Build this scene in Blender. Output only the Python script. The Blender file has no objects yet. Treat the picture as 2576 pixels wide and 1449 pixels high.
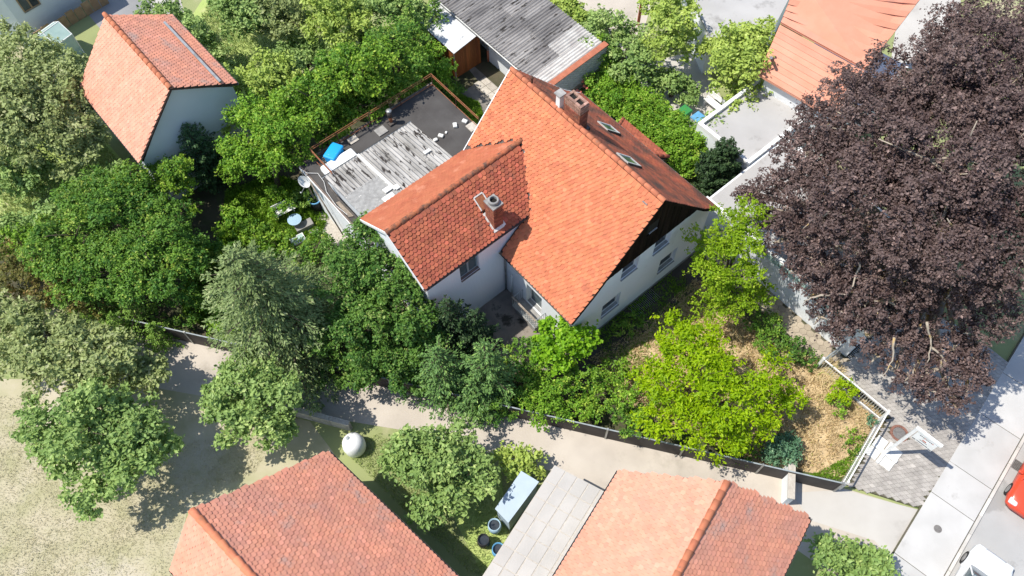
import bpy, bmesh, math, random
import numpy as np
from mathutils import Matrix, Vector

random.seed(7)
rng = np.random.default_rng(11)
R = math.radians
scene = bpy.context.scene
col = scene.collection

# ------------------------------------------------------------------ camera
FPX, PITCH, ROLL, CAMH = 1978.33, R(61.2407), R(-1.39645), 35.0     # focal length in 2576 px units
_c, _s = math.cos(PITCH), math.sin(PITCH)
_R = np.array([[1, 0, 0], [0, _s, _c], [0, _c, -_s]])
_cr, _sr = math.cos(ROLL), math.sin(ROLL)
CM = np.array([[_cr, _sr, 0], [-_sr, _cr, 0], [0, 0, 1]]) @ _R       # rows: right, up, forward
CAM = np.array([0, 0, CAMH])
cam = bpy.data.cameras.new('camera')
cam_o = bpy.data.objects.new('camera', cam)
col.objects.link(cam_o)
m = Matrix([list(CM[0]), list(CM[1]), list(-CM[2])]).transposed().to_4x4()
m.translation = Vector(CAM)
cam_o.matrix_world = m
cam.sensor_width = 36
cam.lens = FPX / 2576 * 36
cam.clip_end = 2000
scene.camera = cam_o

# ------------------------------------------------------------------ light
SUN_EL = R(59)
SUN_AZ_DIR = R(1.3)                 # direction in which the shadows fall (from +X axis)
world = bpy.data.worlds.new('World')
scene.world = world
world.use_nodes = True
wn = world.node_tree
bg = wn.nodes['Background']
sky = wn.nodes.new('ShaderNodeTexSky')
sky.sky_type = 'NISHITA'
sky.sun_disc = False
sky.sun_elevation = SUN_EL
sky.sun_rotation = R(-90) - SUN_AZ_DIR
sky.air_density = 1.0
sky.dust_density = 0.6
wn.links.new(sky.outputs[0], bg.inputs[0])
bg.inputs[1].default_value = 0.15
sun = bpy.data.lights.new('sun', 'SUN')
sun.energy = 4.4
sun.angle = R(0.53)
sun.color = (1.0, 0.95, 0.86)
sun_o = bpy.data.objects.new('sun', sun)
col.objects.link(sun_o)
_to = Vector((-math.cos(SUN_EL) * math.cos(SUN_AZ_DIR), -math.cos(SUN_EL) * math.sin(SUN_AZ_DIR), math.sin(SUN_EL)))
sun_o.rotation_euler = _to.to_track_quat('Z', 'Y').to_euler()
sun_o.location = (-30, 10, 60)
vs = scene.view_settings
vs.view_transform = 'Standard'
vs.look = 'None'
vs.exposure = 0.40
vs.gamma = 1
vs.use_curve_mapping = False

# ------------------------------------------------------------------ survey helpers
def at(x, y, z=0.0):
    """point of the place seen at photo position x,y (2576 px units) at height z"""
    d = CM.T @ np.array([(x - 1288) / FPX, -(y - 724.5) / FPX, 1.0])
    return CAM + d * ((z - CAMH) / d[2])

HOUSE = np.array([9.5, 21.04, 0.0])
_p = R(129.151)
A = np.array([math.cos(_p), math.sin(_p), 0.0])      # along the main ridge, away from the street
B = np.array([math.sin(_p), -math.cos(_p), 0.0])     # across the house
Z = np.array([0, 0, 1.0])

def W(a, b, z=0.0):
    return HOUSE + a * A + b * B + z * Z

# ------------------------------------------------------------------ materials
MATS = {}
def _nodes(name):
    mt = bpy.data.materials.new(name)
    mt.use_nodes = True
    nt = mt.node_tree
    return mt, nt, nt.nodes['Principled BSDF']

def mat(name, c1, c2=None, scale=4.0, rough=0.85, bump=0.0, bscale=30.0, c3=None, s3=1.2, t3=0.55, w3=0.08,
        metal=0.0, spec=0.3, tint=0.0, lo=0.35, hi=0.65, stretch=None, along=None):
    """noise-mottled surface; c3 = blotches with a shape of their own; tint = piece-to-piece variation"""
    mt, nt, bs = _nodes(name)
    N, L = nt.nodes, nt.links
    tc = N.new('ShaderNodeTexCoord'); geo = N.new('ShaderNodeNewGeometry')
    vec = geo.outputs['Position']
    if stretch:
        mp = N.new('ShaderNodeMapping'); mp.inputs['Scale'].default_value = stretch
        L.new(vec, mp.inputs['Vector']); vec = mp.outputs['Vector']
    if along:
        mp = N.new('ShaderNodeMapping'); mp.vector_type = 'TEXTURE'; mp.inputs['Rotation'].default_value = (0, 0, along[0]); mp.inputs['Scale'].default_value = (along[1], 1, 1)
        L.new(vec, mp.inputs['Vector']); vec = mp.outputs['Vector']
    out = None
    if c2 is None: c2 = tuple(x * 0.8 for x in c1)
    nz = N.new('ShaderNodeTexNoise'); nz.inputs['Scale'].default_value = scale; nz.inputs['Detail'].default_value = 6
    L.new(vec, nz.inputs['Vector'])
    rp = N.new('ShaderNodeMapRange'); rp.inputs[1].default_value = lo; rp.inputs[2].default_value = hi
    L.new(nz.outputs['Fac'], rp.inputs[0])
    mx = N.new('ShaderNodeMix'); mx.data_type = 'RGBA'
    mx.inputs[6].default_value = (*c1, 1); mx.inputs[7].default_value = (*c2, 1)
    L.new(rp.outputs[0], mx.inputs[0]); out = mx.outputs[2]
    if tint:
        at_ = N.new('ShaderNodeAttribute'); at_.attribute_name = 'tint'
        oi = N.new('ShaderNodeObjectInfo')
        ad = N.new('ShaderNodeMath'); ad.operation = 'ADD'
        L.new(at_.outputs['Fac'], ad.inputs[0]); L.new(oi.outputs['Random'], ad.inputs[1])
        fr = N.new('ShaderNodeMath'); fr.operation = 'FRACT'; L.new(ad.outputs[0], fr.inputs[0])
        mr = N.new('ShaderNodeMapRange'); mr.inputs[3].default_value = 1 - tint; mr.inputs[4].default_value = 1 + tint
        L.new(fr.outputs[0], mr.inputs[0])
        ol = N.new('ShaderNodeMath'); ol.operation = 'GREATER_THAN'; ol.inputs[1].default_value = 0.955; L.new(fr.outputs[0], ol.inputs[0])
        om = N.new('ShaderNodeMath'); om.operation = 'MULTIPLY_ADD'; om.inputs[1].default_value = tint * 0.9; L.new(ol.outputs[0], om.inputs[0]); L.new(mr.outputs[0], om.inputs[2])
        hs = N.new('ShaderNodeHueSaturation'); L.new(om.outputs[0], hs.inputs['Value'])
        ml = N.new('ShaderNodeMath'); ml.operation = 'MULTIPLY'; ml.inputs[1].default_value = 7.31
        L.new(fr.outputs[0], ml.inputs[0])
        f2 = N.new('ShaderNodeMath'); f2.operation = 'FRACT'; L.new(ml.outputs[0], f2.inputs[0])
        m2 = N.new('ShaderNodeMapRange'); m2.inputs[3].default_value = 0.5 - tint * 0.025; m2.inputs[4].default_value = 0.5 + tint * 0.025
        L.new(f2.outputs[0], m2.inputs[0]); L.new(m2.outputs[0], hs.inputs['Hue'])
        L.new(out, hs.inputs['Color']); out = hs.outputs['Color']
    if c3:
        n3 = N.new('ShaderNodeTexNoise'); n3.inputs['Scale'].default_value = s3; n3.inputs['Detail'].default_value = 9; n3.inputs['Roughness'].default_value = 0.65
        L.new(vec, n3.inputs['Vector'])
        r3 = N.new('ShaderNodeMapRange'); r3.inputs[1].default_value = t3; r3.inputs[2].default_value = t3 + w3
        L.new(n3.outputs['Fac'], r3.inputs[0])
        m3 = N.new('ShaderNodeMix'); m3.data_type = 'RGBA'; m3.inputs[7].default_value = (*c3, 1)
        L.new(out, m3.inputs[6]); L.new(r3.outputs[0], m3.inputs[0]); out = m3.outputs[2]
    L.new(out, bs.inputs['Base Color'])
    bs.inputs['Roughness'].default_value = rough
    bs.inputs['Metallic'].default_value = metal
    bs.inputs['Specular IOR Level'].default_value = spec
    if bump:
        nb = N.new('ShaderNodeTexNoise'); nb.inputs['Scale'].default_value = bscale; nb.inputs['Detail'].default_value = 4
        L.new(vec, nb.inputs['Vector'])
        bp = N.new('ShaderNodeBump'); bp.inputs['Strength'].default_value = bump; bp.inputs['Distance'].default_value = 0.02
        L.new(nb.outputs['Fac'], bp.inputs['Height']); L.new(bp.outputs['Normal'], bs.inputs['Normal'])
    MATS[name] = mt
    return mt

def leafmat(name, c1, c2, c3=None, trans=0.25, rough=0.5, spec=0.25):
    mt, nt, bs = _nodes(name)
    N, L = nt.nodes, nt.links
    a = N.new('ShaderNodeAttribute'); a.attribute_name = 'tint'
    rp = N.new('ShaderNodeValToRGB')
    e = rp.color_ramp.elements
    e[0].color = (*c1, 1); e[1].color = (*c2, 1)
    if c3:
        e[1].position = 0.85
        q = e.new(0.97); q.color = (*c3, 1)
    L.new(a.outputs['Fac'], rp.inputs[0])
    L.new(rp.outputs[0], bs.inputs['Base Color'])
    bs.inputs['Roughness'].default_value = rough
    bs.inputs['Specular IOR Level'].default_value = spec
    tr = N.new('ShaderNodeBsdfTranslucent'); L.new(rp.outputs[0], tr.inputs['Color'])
    mx = N.new('ShaderNodeMixShader'); mx.inputs[0].default_value = trans
    L.new(bs.outputs[0], mx.inputs[1]); L.new(tr.outputs[0], mx.inputs[2])
    L.new(mx.outputs[0], N['Material Output'].inputs['Surface'])
    MATS[name] = mt
    return mt

# roofs
mat('tile_orange', (0.565, 0.188, 0.092), (0.495, 0.156, 0.075), 2.2, 0.82, 0.25, 60, c3=(0.36, 0.118, 0.072), s3=0.55, t3=0.585, w3=0.2, tint=0.14)
mat('tile_red', (0.40, 0.116, 0.063), (0.33, 0.094, 0.054), 1.6, 0.85, 0.3, 60, c3=(0.17, 0.082, 0.06), s3=1.0, t3=0.56, w3=0.2, tint=0.2)
mat('tile_smooth', (0.43, 0.14, 0.07), (0.37, 0.108, 0.055), 1.3, 0.88, 0.3, 40, c3=(0.50, 0.195, 0.115), s3=1.1, t3=0.56, w3=0.1, tint=0.06)
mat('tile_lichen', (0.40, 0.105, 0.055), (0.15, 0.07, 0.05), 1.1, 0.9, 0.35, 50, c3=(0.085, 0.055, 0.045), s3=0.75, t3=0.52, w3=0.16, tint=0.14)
mat('ridge_orange', (0.58, 0.205, 0.11), (0.48, 0.165, 0.085), 3, 0.85, 0.3, 40, c3=(0.34, 0.16, 0.10), s3=3, t3=0.6, tint=0.1)
mat('ridge_mossy', (0.42, 0.13, 0.06), (0.10, 0.06, 0.045), 4, 0.9, 0.5, 30, tint=0.1)
mat('roof_deck', (0.05, 0.035, 0.03), (0.08, 0.05, 0.04), 3, 0.95)
mat('roof_pale', (0.67, 0.31, 0.215), (0.62, 0.275, 0.185), 1.2, 0.85, 0.3, 40, c3=(0.52, 0.255, 0.19), s3=0.7, t3=0.58, w3=0.15, tint=0.08)
mat('roof_pale_dark', (0.64, 0.27, 0.175), (0.54, 0.25, 0.18), 1.0, 0.88, 0.3, 40, c3=(0.40, 0.27, 0.23), s3=0.8, t3=0.56, w3=0.15, tint=0.10)
# walls
mat('render_white', (0.80, 0.825, 0.845), (0.765, 0.795, 0.82), 0.8, 0.9, 0.25, 70, c3=(0.68, 0.69, 0.685), s3=0.7, t3=0.6, w3=0.12)
mat('render_ribbed', (0.79, 0.82, 0.845), (0.745, 0.78, 0.81), 0.7, 0.9, 0.6, 30, stretch=(1, 1, 0.05))
mat('plinth', (0.30, 0.29, 0.27), (0.20, 0.19, 0.18), 3, 0.9, 0.2)
mat('board_dark', (0.018, 0.011, 0.008), (0.008, 0.0055, 0.0045), 5, 0.9, 0.4, 60, stretch=(1, 1, 0.15), tint=0.4, spec=0.08)
mat('grey_sill', (0.33, 0.33, 0.33), (0.24, 0.24, 0.24), 5, 0.8, 0.15)
mat('white_paint', (0.80, 0.80, 0.79), (0.72, 0.72, 0.70), 3, 0.5)
mat('grey_paint', (0.34, 0.38, 0.40), (0.26, 0.29, 0.30), 6, 0.6)
mat('zinc', (0.42, 0.43, 0.43), (0.30, 0.30, 0.29), 3, 0.45, metal=0.6)
mat('gutter_old', (0.13, 0.10, 0.085), (0.22, 0.17, 0.14), 6, 0.8)
mat('lead_dark', (0.06, 0.055, 0.05), (0.12, 0.10, 0.09), 6, 0.7)
mat('mortar_white', (0.72, 0.70, 0.66), (0.5, 0.47, 0.43), 12, 0.9, 0.4)
mat('brick_red', (0.28, 0.10, 0.06), (0.20, 0.07, 0.045), 6, 0.9, 0.4, 60, c3=(0.10, 0.06, 0.05), s3=1.5, t3=0.58, tint=0.28)
mat('brick_old', (0.36, 0.22, 0.17), (0.26, 0.15, 0.11), 6, 0.9, 0.4, 60, tint=0.25)
mat('mortar', (0.33, 0.27, 0.23), (0.22, 0.17, 0.14), 10, 0.95, 0.3)
mat('soot_and_hollow', (0.012, 0.011, 0.010), (0.02, 0.018, 0.016), 5, 0.95)  # flue soot; elsewhere the shade inside holes and gaps put into colour
mat('concrete', (0.36, 0.35, 0.33), (0.25, 0.24, 0.23), 4, 0.9, 0.35, 40, c3=(0.12, 0.11, 0.10), s3=3, t3=0.6, tint=0.12)
mat('slab_pale', (0.50, 0.46, 0.40), (0.40, 0.36, 0.31), 8, 0.9, 0.35, 60, tint=0.1)
mat('stone_white', (0.74, 0.73, 0.70), (0.6, 0.59, 0.56), 6, 0.9, 0.4)
mat('asbestos', (0.43, 0.415, 0.395), (0.25, 0.24, 0.225), 2.2, 0.92, 0.45, 25, c3=(0.04, 0.033, 0.03), s3=3.8, t3=0.565, w3=0.02, tint=0.08, along=(R(129.15), 3.5))
mat('asbestos_garage', (0.42, 0.395, 0.37), (0.22, 0.205, 0.195), 1.6, 0.92, 0.5, 22, c3=(0.08, 0.07, 0.062), s3=4.5, t3=0.57, w3=0.05, tint=0.10, along=(R(39.15), 3.5))
mat('asbestos_pale', (0.64, 0.62, 0.58), (0.48, 0.45, 0.42), 1.6, 0.92, 0.5, 22, tint=0.06)
mat('felt_lichen', (0.33, 0.325, 0.31), (0.24, 0.235, 0.225), 5, 0.95, 0.3, 40, c3=(0.62, 0.60, 0.56), s3=7, t3=0.62, w3=0.04)
mat('felt_black', (0.062, 0.057, 0.055), (0.085, 0.080, 0.077), 0.8, 0.9, 0.3, 30, c3=(0.115, 0.108, 0.103), s3=0.6, t3=0.6, w3=0.15, tint=0.05)
mat('rust', (0.34, 0.135, 0.065), (0.22, 0.08, 0.04), 8, 0.8, 0.2)
mat('rust_dark', (0.07, 0.035, 0.025), (0.12, 0.05, 0.03), 8, 0.85)
mat('blue_tarp', (0.01, 0.36, 0.80), (0.02, 0.32, 0.70), 2, 0.5, 0.15, 20, c3=(0.55, 0.60, 0.64), s3=3.2, t3=0.68, w3=0.02)
mat('white_sheet', (0.84, 0.84, 0.83), (0.79, 0.79, 0.78), 2, 0.6)
mat('brick_white', (0.50, 0.50, 0.48), (0.42, 0.42, 0.40), 5, 0.9, 0.3, tint=0.1)
mat('coping_red', (0.44, 0.15, 0.085), (0.34, 0.12, 0.07), 3, 0.85)
mat('wood_orange', (0.27, 0.088, 0.024), (0.19, 0.06, 0.017), 3, 0.7, 0.2, 20, stretch=(1, 1, 0.2), tint=0.15)
mat('wood_grey', (0.32, 0.27, 0.22), (0.20, 0.165, 0.13), 6, 0.9, 0.4)
mat('silver_sheet', (0.62, 0.63, 0.64), (0.50, 0.51, 0.52), 2, 0.6, 0.2, 20, c3=(0.22, 0.22, 0.22), s3=2.5, t3=0.62, metal=0.1)
mat('panel_dark', (0.040, 0.034, 0.033), (0.055, 0.048, 0.046), 2, 0.7, 0.1, tint=0.15)
mat('plastic_black', (0.02, 0.02, 0.022), (0.03, 0.03, 0.032), 5, 0.5)
mat('plastic_blue', (0.10, 0.30, 0.52), (0.14, 0.36, 0.58), 5, 0.5)
mat('plastic_green', (0.04, 0.22, 0.06), (0.05, 0.25, 0.07), 5, 0.5)
mat('table_blue', (0.36, 0.50, 0.60), (0.30, 0.44, 0.55), 4, 0.4)
mat('cast_iron', (0.14, 0.13, 0.125), (0.20, 0.19, 0.18), 10, 0.8, 0.3)
mat('iron_rust', (0.26, 0.13, 0.095), (0.17, 0.085, 0.065), 8, 0.9, 0.3)
mat('sign_dark', (0.03, 0.035, 0.045), (0.05, 0.05, 0.06), 20, 0.6)
mat('sign_red', (0.50, 0.10, 0.05), (0.45, 0.09, 0.05), 20, 0.6)
# ground
mat('soil', (0.10, 0.085, 0.055), (0.055, 0.06, 0.030), 0.9, 0.95, 0.4, 12, c3=(0.07, 0.11, 0.028), s3=0.5, t3=0.5, w3=0.15)
mat('neighbour_ground', (0.30, 0.33, 0.14), (0.24, 0.27, 0.12), 0.35, 0.95, 0.3, 8, c3=(0.42, 0.38, 0.24), s3=0.18, t3=0.54, w3=0.12)
mat('dry_field', (0.46, 0.41, 0.29), (0.36, 0.34, 0.20), 0.7, 0.95, 0.3, 10, c3=(0.50, 0.45, 0.36), s3=0.3, t3=0.52, w3=0.15)
mat('lawn_green', (0.10, 0.19, 0.022), (0.15, 0.25, 0.03), 1.2, 0.95, 0.4, 14)
mat('lawn_pale', (0.34, 0.44, 0.13), (0.42, 0.46, 0.17), 0.6, 0.95, 0.3, 10, c3=(0.46, 0.44, 0.23), s3=0.3, t3=0.52, w3=0.12)
mat('straw_ground', (0.57, 0.44, 0.26), (0.42, 0.31, 0.18), 1.4, 0.95, 0.5, 16, c3=(0.20, 0.17, 0.075), s3=0.6, t3=0.54, w3=0.14)
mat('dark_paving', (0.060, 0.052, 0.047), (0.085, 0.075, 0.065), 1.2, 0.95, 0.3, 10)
mat('terrace', (0.17, 0.15, 0.135), (0.30, 0.26, 0.22), 0.9, 0.95, 0.35, 10, c3=(0.06, 0.055, 0.045), s3=0.9, t3=0.55)
mat('yard', (0.16, 0.145, 0.13), (0.24, 0.22, 0.19), 1.5, 0.95, 0.4, 14, c3=(0.08, 0.13, 0.03), s3=0.6, t3=0.6)
mat('concrete_pale', (0.50, 0.475, 0.44), (0.44, 0.415, 0.38), 0.5, 0.92, 0.2, 14, c3=(0.38, 0.355, 0.325), s3=0.5, t3=0.58, w3=0.12)
mat('lane', (0.52, 0.465, 0.40), (0.44, 0.39, 0.335), 0.6, 0.95, 0.3, 12, c3=(0.36, 0.32, 0.27), s3=0.45, t3=0.56, w3=0.14)
mat('asphalt', (0.41, 0.405, 0.395), (0.36, 0.355, 0.345), 0.5, 0.92, 0.2, 40, c3=(0.30, 0.295, 0.285), s3=0.4, t3=0.58, w3=0.05)
mat('asphalt_dark', (0.24, 0.24, 0.24), (0.28, 0.275, 0.275), 0.5, 0.92, 0.2, 40)
mat('pavement', (0.50, 0.49, 0.475), (0.44, 0.43, 0.415), 0.8, 0.92, 0.2, 20, c3=(0.36, 0.345, 0.325), s3=0.7, t3=0.6, w3=0.1, tint=0.10)
mat('kerbstone', (0.54, 0.515, 0.48), (0.46, 0.44, 0.41), 1.5, 0.9, 0.2, 20, tint=0.12)
mat('paver', (0.40, 0.37, 0.335), (0.31, 0.285, 0.26), 2.5, 0.92, 0.35, 40, c3=(0.47, 0.44, 0.405), s3=0.45, t3=0.5, w3=0.2, tint=0.13)
mat('joint_sand', (0.13, 0.115, 0.09), (0.09, 0.09, 0.05), 2, 0.95, 0.3)
mat('hex_slab', (0.40, 0.34, 0.26), (0.33, 0.28, 0.215), 2, 0.92, 0.3, 30, tint=0.10)
mat('bark', (0.15, 0.115, 0.085), (0.09, 0.07, 0.052), 5, 0.95, 0.5, 20)
mat('bark_pale', (0.42, 0.36, 0.29), (0.30, 0.25, 0.19), 4, 0.9, 0.4, 20, c3=(0.48, 0.33, 0.13), s3=2, t3=0.55)
mat('car_red', (0.62, 0.07, 0.03), (0.60, 0.065, 0.03), 1, 0.25, spec=0.5)
mat('car_white', (0.82, 0.83, 0.84), (0.80, 0.81, 0.82), 1, 0.25, spec=0.5)
mat('tyre', (0.02, 0.02, 0.02), (0.03, 0.03, 0.03), 8, 0.9)
mat('rim', (0.5, 0.5, 0.5), (0.45, 0.45, 0.45), 8, 0.35, metal=0.8)
mat('lamp_clear', (0.7, 0.72, 0.74), (0.6, 0.62, 0.64), 8, 0.1, spec=0.6)
mat('blossom_pink', (0.70, 0.20, 0.13), (0.62, 0.16, 0.12), 10, 0.7)
mat('wall_grey_blue', (0.62, 0.65, 0.68), (0.58, 0.61, 0.64), 0.7, 0.9, 0.2, 50)
mat('panel_roof', (0.48, 0.455, 0.42), (0.42, 0.40, 0.37), 0.8, 0.9, 0.2, 20, tint=0.06)
mat('flat_pale', (0.44, 0.43, 0.42), (0.38, 0.37, 0.36), 0.5, 0.92, 0.2, 20, c3=(0.30, 0.29, 0.28), s3=0.6, t3=0.58)
mat('shed_blue', (0.42, 0.50, 0.56), (0.38, 0.46, 0.52), 1.5, 0.6)
mat('glass_green', (0.42, 0.55, 0.50), (0.36, 0.49, 0.45), 3, 0.2, spec=0.5)
mat('glass_dark', (0.025, 0.03, 0.035), (0.05, 0.055, 0.06), 3, 0.06, spec=0.6)
mat('glass_sky', (0.10, 0.13, 0.14), (0.07, 0.10, 0.11), 3, 0.05, spec=0.8)
mat('wood_brown', (0.36, 0.24, 0.14), (0.28, 0.18, 0.10), 3, 0.8, 0.2)

# foliage
leafmat('leaf_mid', (0.060, 0.165, 0.024), (0.185, 0.330, 0.036), (0.38, 0.46, 0.08))
leafmat('leaf_fresh', (0.100, 0.240, 0.018), (0.26, 0.44, 0.036), (0.45, 0.56, 0.09))
leafmat('leaf_deep', (0.052, 0.142, 0.026), (0.155, 0.285, 0.045), (0.34, 0.43, 0.12))
leafmat('leaf_vine', (0.075, 0.195, 0.018), (0.23, 0.38, 0.032), (0.42, 0.54, 0.07))
leafmat('leaf_gold', (0.21, 0.36, 0.004), (0.385, 0.55, 0.006), (0.50, 0.62, 0.02), trans=0.4)
leafmat('leaf_ginkgo', (0.19, 0.33, 0.012), (0.34, 0.50, 0.022), (0.46, 0.56, 0.06), trans=0.4)
leafmat('leaf_maple', (0.156, 0.348, 0.017), (0.300, 0.540, 0.024), (0.408, 0.600, 0.048), trans=0.4)
leafmat('leaf_copper', (0.072, 0.044, 0.041), (0.165, 0.115, 0.105), (0.28, 0.19, 0.165), trans=0.15, rough=0.55, spec=0.3)
leafmat('needle_blue', (0.105, 0.165, 0.055), (0.245, 0.32, 0.115), (0.42, 0.46, 0.22), trans=0.15)
leafmat('needle_green', (0.068, 0.150, 0.048), (0.165, 0.300, 0.075), (0.330, 0.480, 0.120), trans=0.15)
leafmat('needle_dark', (0.020, 0.048, 0.018), (0.045, 0.088, 0.030), (0.08, 0.13, 0.04), trans=0.1)
leafmat('needle_light', (0.101, 0.203, 0.038), (0.230, 0.378, 0.054), (0.378, 0.486, 0.108), trans=0.15)
leafmat('needle_yew', (0.036, 0.084, 0.034), (0.078, 0.150, 0.054), (0.144, 0.228, 0.072), trans=0.1)
leafmat('needle_blueball', (0.075, 0.169, 0.088), (0.138, 0.263, 0.144), (0.225, 0.350, 0.188), trans=0.1)
leafmat('leaf_brownish', (0.120, 0.132, 0.026), (0.240, 0.204, 0.054), (0.432, 0.288, 0.120), trans=0.25)
leafmat('leaf_far', (0.188, 0.300, 0.081), (0.325, 0.450, 0.131), (0.475, 0.575, 0.200))
leafmat('leaf_far_lime', (0.299, 0.414, 0.081), (0.437, 0.540, 0.109), (0.529, 0.621, 0.172))
leafmat('leaf_far_olive', (0.237, 0.288, 0.106), (0.362, 0.425, 0.156), (0.475, 0.500, 0.250))
leafmat('grass_fresh', (0.11, 0.22, 0.018), (0.22, 0.38, 0.03), (0.36, 0.46, 0.06))
leafmat('grass_straw', (0.52, 0.39, 0.20), (0.74, 0.60, 0.36), (0.30, 0.36, 0.08))
leafmat('grass_pale', (0.32, 0.42, 0.12), (0.44, 0.50, 0.20), (0.54, 0.50, 0.28))

leafmat('grass_field', (0.42, 0.39, 0.24), (0.52, 0.47, 0.32), (0.42, 0.45, 0.22))

def simplemat(name, c, rough=0.5, metal=0, spec=0.5):
    return mat(name, c, c, 2, rough, metal=metal, spec=spec)

# ------------------------------------------------------------------ mesh helpers
ORG = {}
def link(o, parent=None, org=(0, 0, 0)):
    col.objects.link(o)
    ORG[o.name] = np.array(org, float)
    if parent is not None:
        o.parent = parent
    return o

def thing(name, loc, label, cat, group=None, kind=None):
    o = bpy.data.objects.new(name, None)
    o.empty_display_size = 0.3
    loc = np.array([loc[0], loc[1], loc[2] if len(loc) > 2 else 0.0])
    link(o, None, loc)
    o.location = loc
    return tag(o, label, cat, group, kind)

def tag(o, label=None, cat=None, group=None, kind=None):
    if label: o['label'] = label
    if cat: o['category'] = cat
    if group: o['group'] = group
    if kind: o['kind'] = kind
    return o

def raw(name, V, loops, sizes, matname, parent=None, tint=None, smooth=False, org=None):
    """fast mesh object from flat arrays"""
    V = np.asarray(V, float).reshape(-1, 3)
    if parent is not None: org = ORG[parent.name]
    elif org is None:
        mn, mx = V.min(0), V.max(0); org = np.array([(mn[0] + mx[0]) / 2, (mn[1] + mx[1]) / 2, mn[2]])
    me = bpy.data.meshes.new(name)
    me.vertices.add(len(V)); me.vertices.foreach_set('co', (V - org).astype(np.float32).ravel())
    loops = np.asarray(loops, np.int32); sizes = np.asarray(sizes, np.int32)
    me.loops.add(len(loops)); me.loops.foreach_set('vertex_index', loops)
    me.polygons.add(len(sizes))
    st = np.zeros(len(sizes), np.int32); st[1:] = np.cumsum(sizes)[:-1]
    me.polygons.foreach_set('loop_start', st); me.polygons.foreach_set('loop_total', sizes)
    me.polygons.foreach_set('use_smooth', np.full(len(sizes), bool(smooth)))
    if tint is not None:
        at_ = me.attributes.new('tint', 'FLOAT', 'POINT')
        at_.data.foreach_set('value', np.asarray(tint, np.float32))
    me.update(calc_edges=True)
    me.materials.append(MATS[matname])
    o = bpy.data.objects.new(name, me)
    if parent is None:
        link(o, None, org); o.location = org
    else:
        link(o, parent, org)
    return o

class MB:
    """collects faces in world coordinates"""
    def __init__(s): s.v = []; s.f = []; s.t = []
    def poly(s, pts, tint=0.0):
        i = len(s.v); s.v += [tuple(p) for p in pts]; s.f.append(list(range(i, i + len(pts)))); s.t += [tint] * len(pts)
    def hexa(s, p, tint=0.0):
        """8 corner points, bottom ring then top ring"""
        i = len(s.v); s.v += [tuple(q) for q in p]; s.t += [tint] * 8
        for f in ((3, 2, 1, 0), (4, 5, 6, 7), (0, 1, 5, 4), (1, 2, 6, 5), (2, 3, 7, 6), (3, 0, 4, 7)):
            s.f.append([i + k for k in f])
    def box(s, o, u, v, w, tint=0.0):
        """box from corner o with edge vectors u, v, w"""
        o, u, v, w = map(lambda q: np.asarray(q, float), (o, u, v, w))
        if np.dot(np.cross(u, v), w) < 0: u, v = v, u
        s.hexa([o, o + u, o + u + v, o + v, o + w, o + u + w, o + u + v + w, o + v + w], tint)
    def hb(s, a0, a1, b0, b1, z0, z1, tint=0.0):
        """box in the house frame"""
        s.box(W(a0, b0, z0), (a1 - a0) * A, (b1 - b0) * B, (z1 - z0) * Z, tint)
    def prism(s, pts, d, tint=0.0):
        pts = [np.asarray(p, float) for p in pts]; d = np.asarray(d, float); n = len(pts)
        nn = np.zeros(3)
        for k in range(n): nn += np.cross(pts[k], pts[(k + 1) % n])
        if np.dot(nn, d) < 0: pts = pts[::-1]
        i = len(s.v); s.v += [tuple(p) for p in pts] + [tuple(p + d) for p in pts]; s.t += [tint] * (2 * n)
        s.f.append([i + k for k in range(n)][::-1]); s.f.append([i + n + k for k in range(n)])
        for k in range(n): s.f.append([i + k, i + (k + 1) % n, i + n + (k + 1) % n, i + n + k])
    def tube(s, pts, rad, n=8, tint=0.0, cap=True):
        pts = [np.asarray(p, float) for p in pts]
        if np.isscalar(rad): rad = [rad] * len(pts)
        i0 = len(s.v)
        for k, p in enumerate(pts):
            d = pts[min(k + 1, len(pts) - 1)] - pts[max(k - 1, 0)]; d = d / (np.linalg.norm(d) + 1e-9)
            h = np.array([0, 0, 1.0]) if abs(d[2]) < 0.9 else np.array([1.0, 0, 0])
            x = np.cross(h, d); x /= np.linalg.norm(x); y = np.cross(d, x)
            for q in range(n):
                t = 2 * math.pi * q / n
                s.v.append(tuple(p + rad[k] * (math.cos(t) * x + math.sin(t) * y))); s.t.append(tint)
        for k in range(len(pts) - 1):
            for q in range(n):
                a = i0 + k * n + q; b = i0 + k * n + (q + 1) % n
                s.f.append([a, b, b + n, a + n])
        if cap:
            s.f.append([i0 + q for q in range(n)][::-1]); e = i0 + (len(pts) - 1) * n
            s.f.append([e + q for q in range(n)])
    def lathe(s, c, prof, n=20, tint=0.0, ax=None):
        """prof = (r,z) pairs around vertical through c"""
        c = np.asarray(c, float); i0 = len(s.v)
        for r, z in prof:
            for q in range(n):
                t = 2 * math.pi * q / n
                s.v.append((c[0] + r * math.cos(t), c[1] + r * math.sin(t), c[2] + z)); s.t.append(tint)
        for k in range(len(prof) - 1):
            for q in range(n):
                a = i0 + k * n + q; b = i0 + k * n + (q + 1) % n
                s.f.append([a, b, b + n, a + n])
        s.f.append([i0 + q for q in range(n)][::-1]); e = i0 + (len(prof) - 1) * n; s.f.append([e + q for q in range(n)])
    def build(s, name, matname, parent=None, smooth=False, org=None):
        loops = [k for f in s.f for k in f]; sizes = [len(f) for f in s.f]
        return raw(name, s.v, loops, sizes, matname, parent, s.t, smooth, org)

def structure(o): o['kind'] = 'structure'; return o

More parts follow.
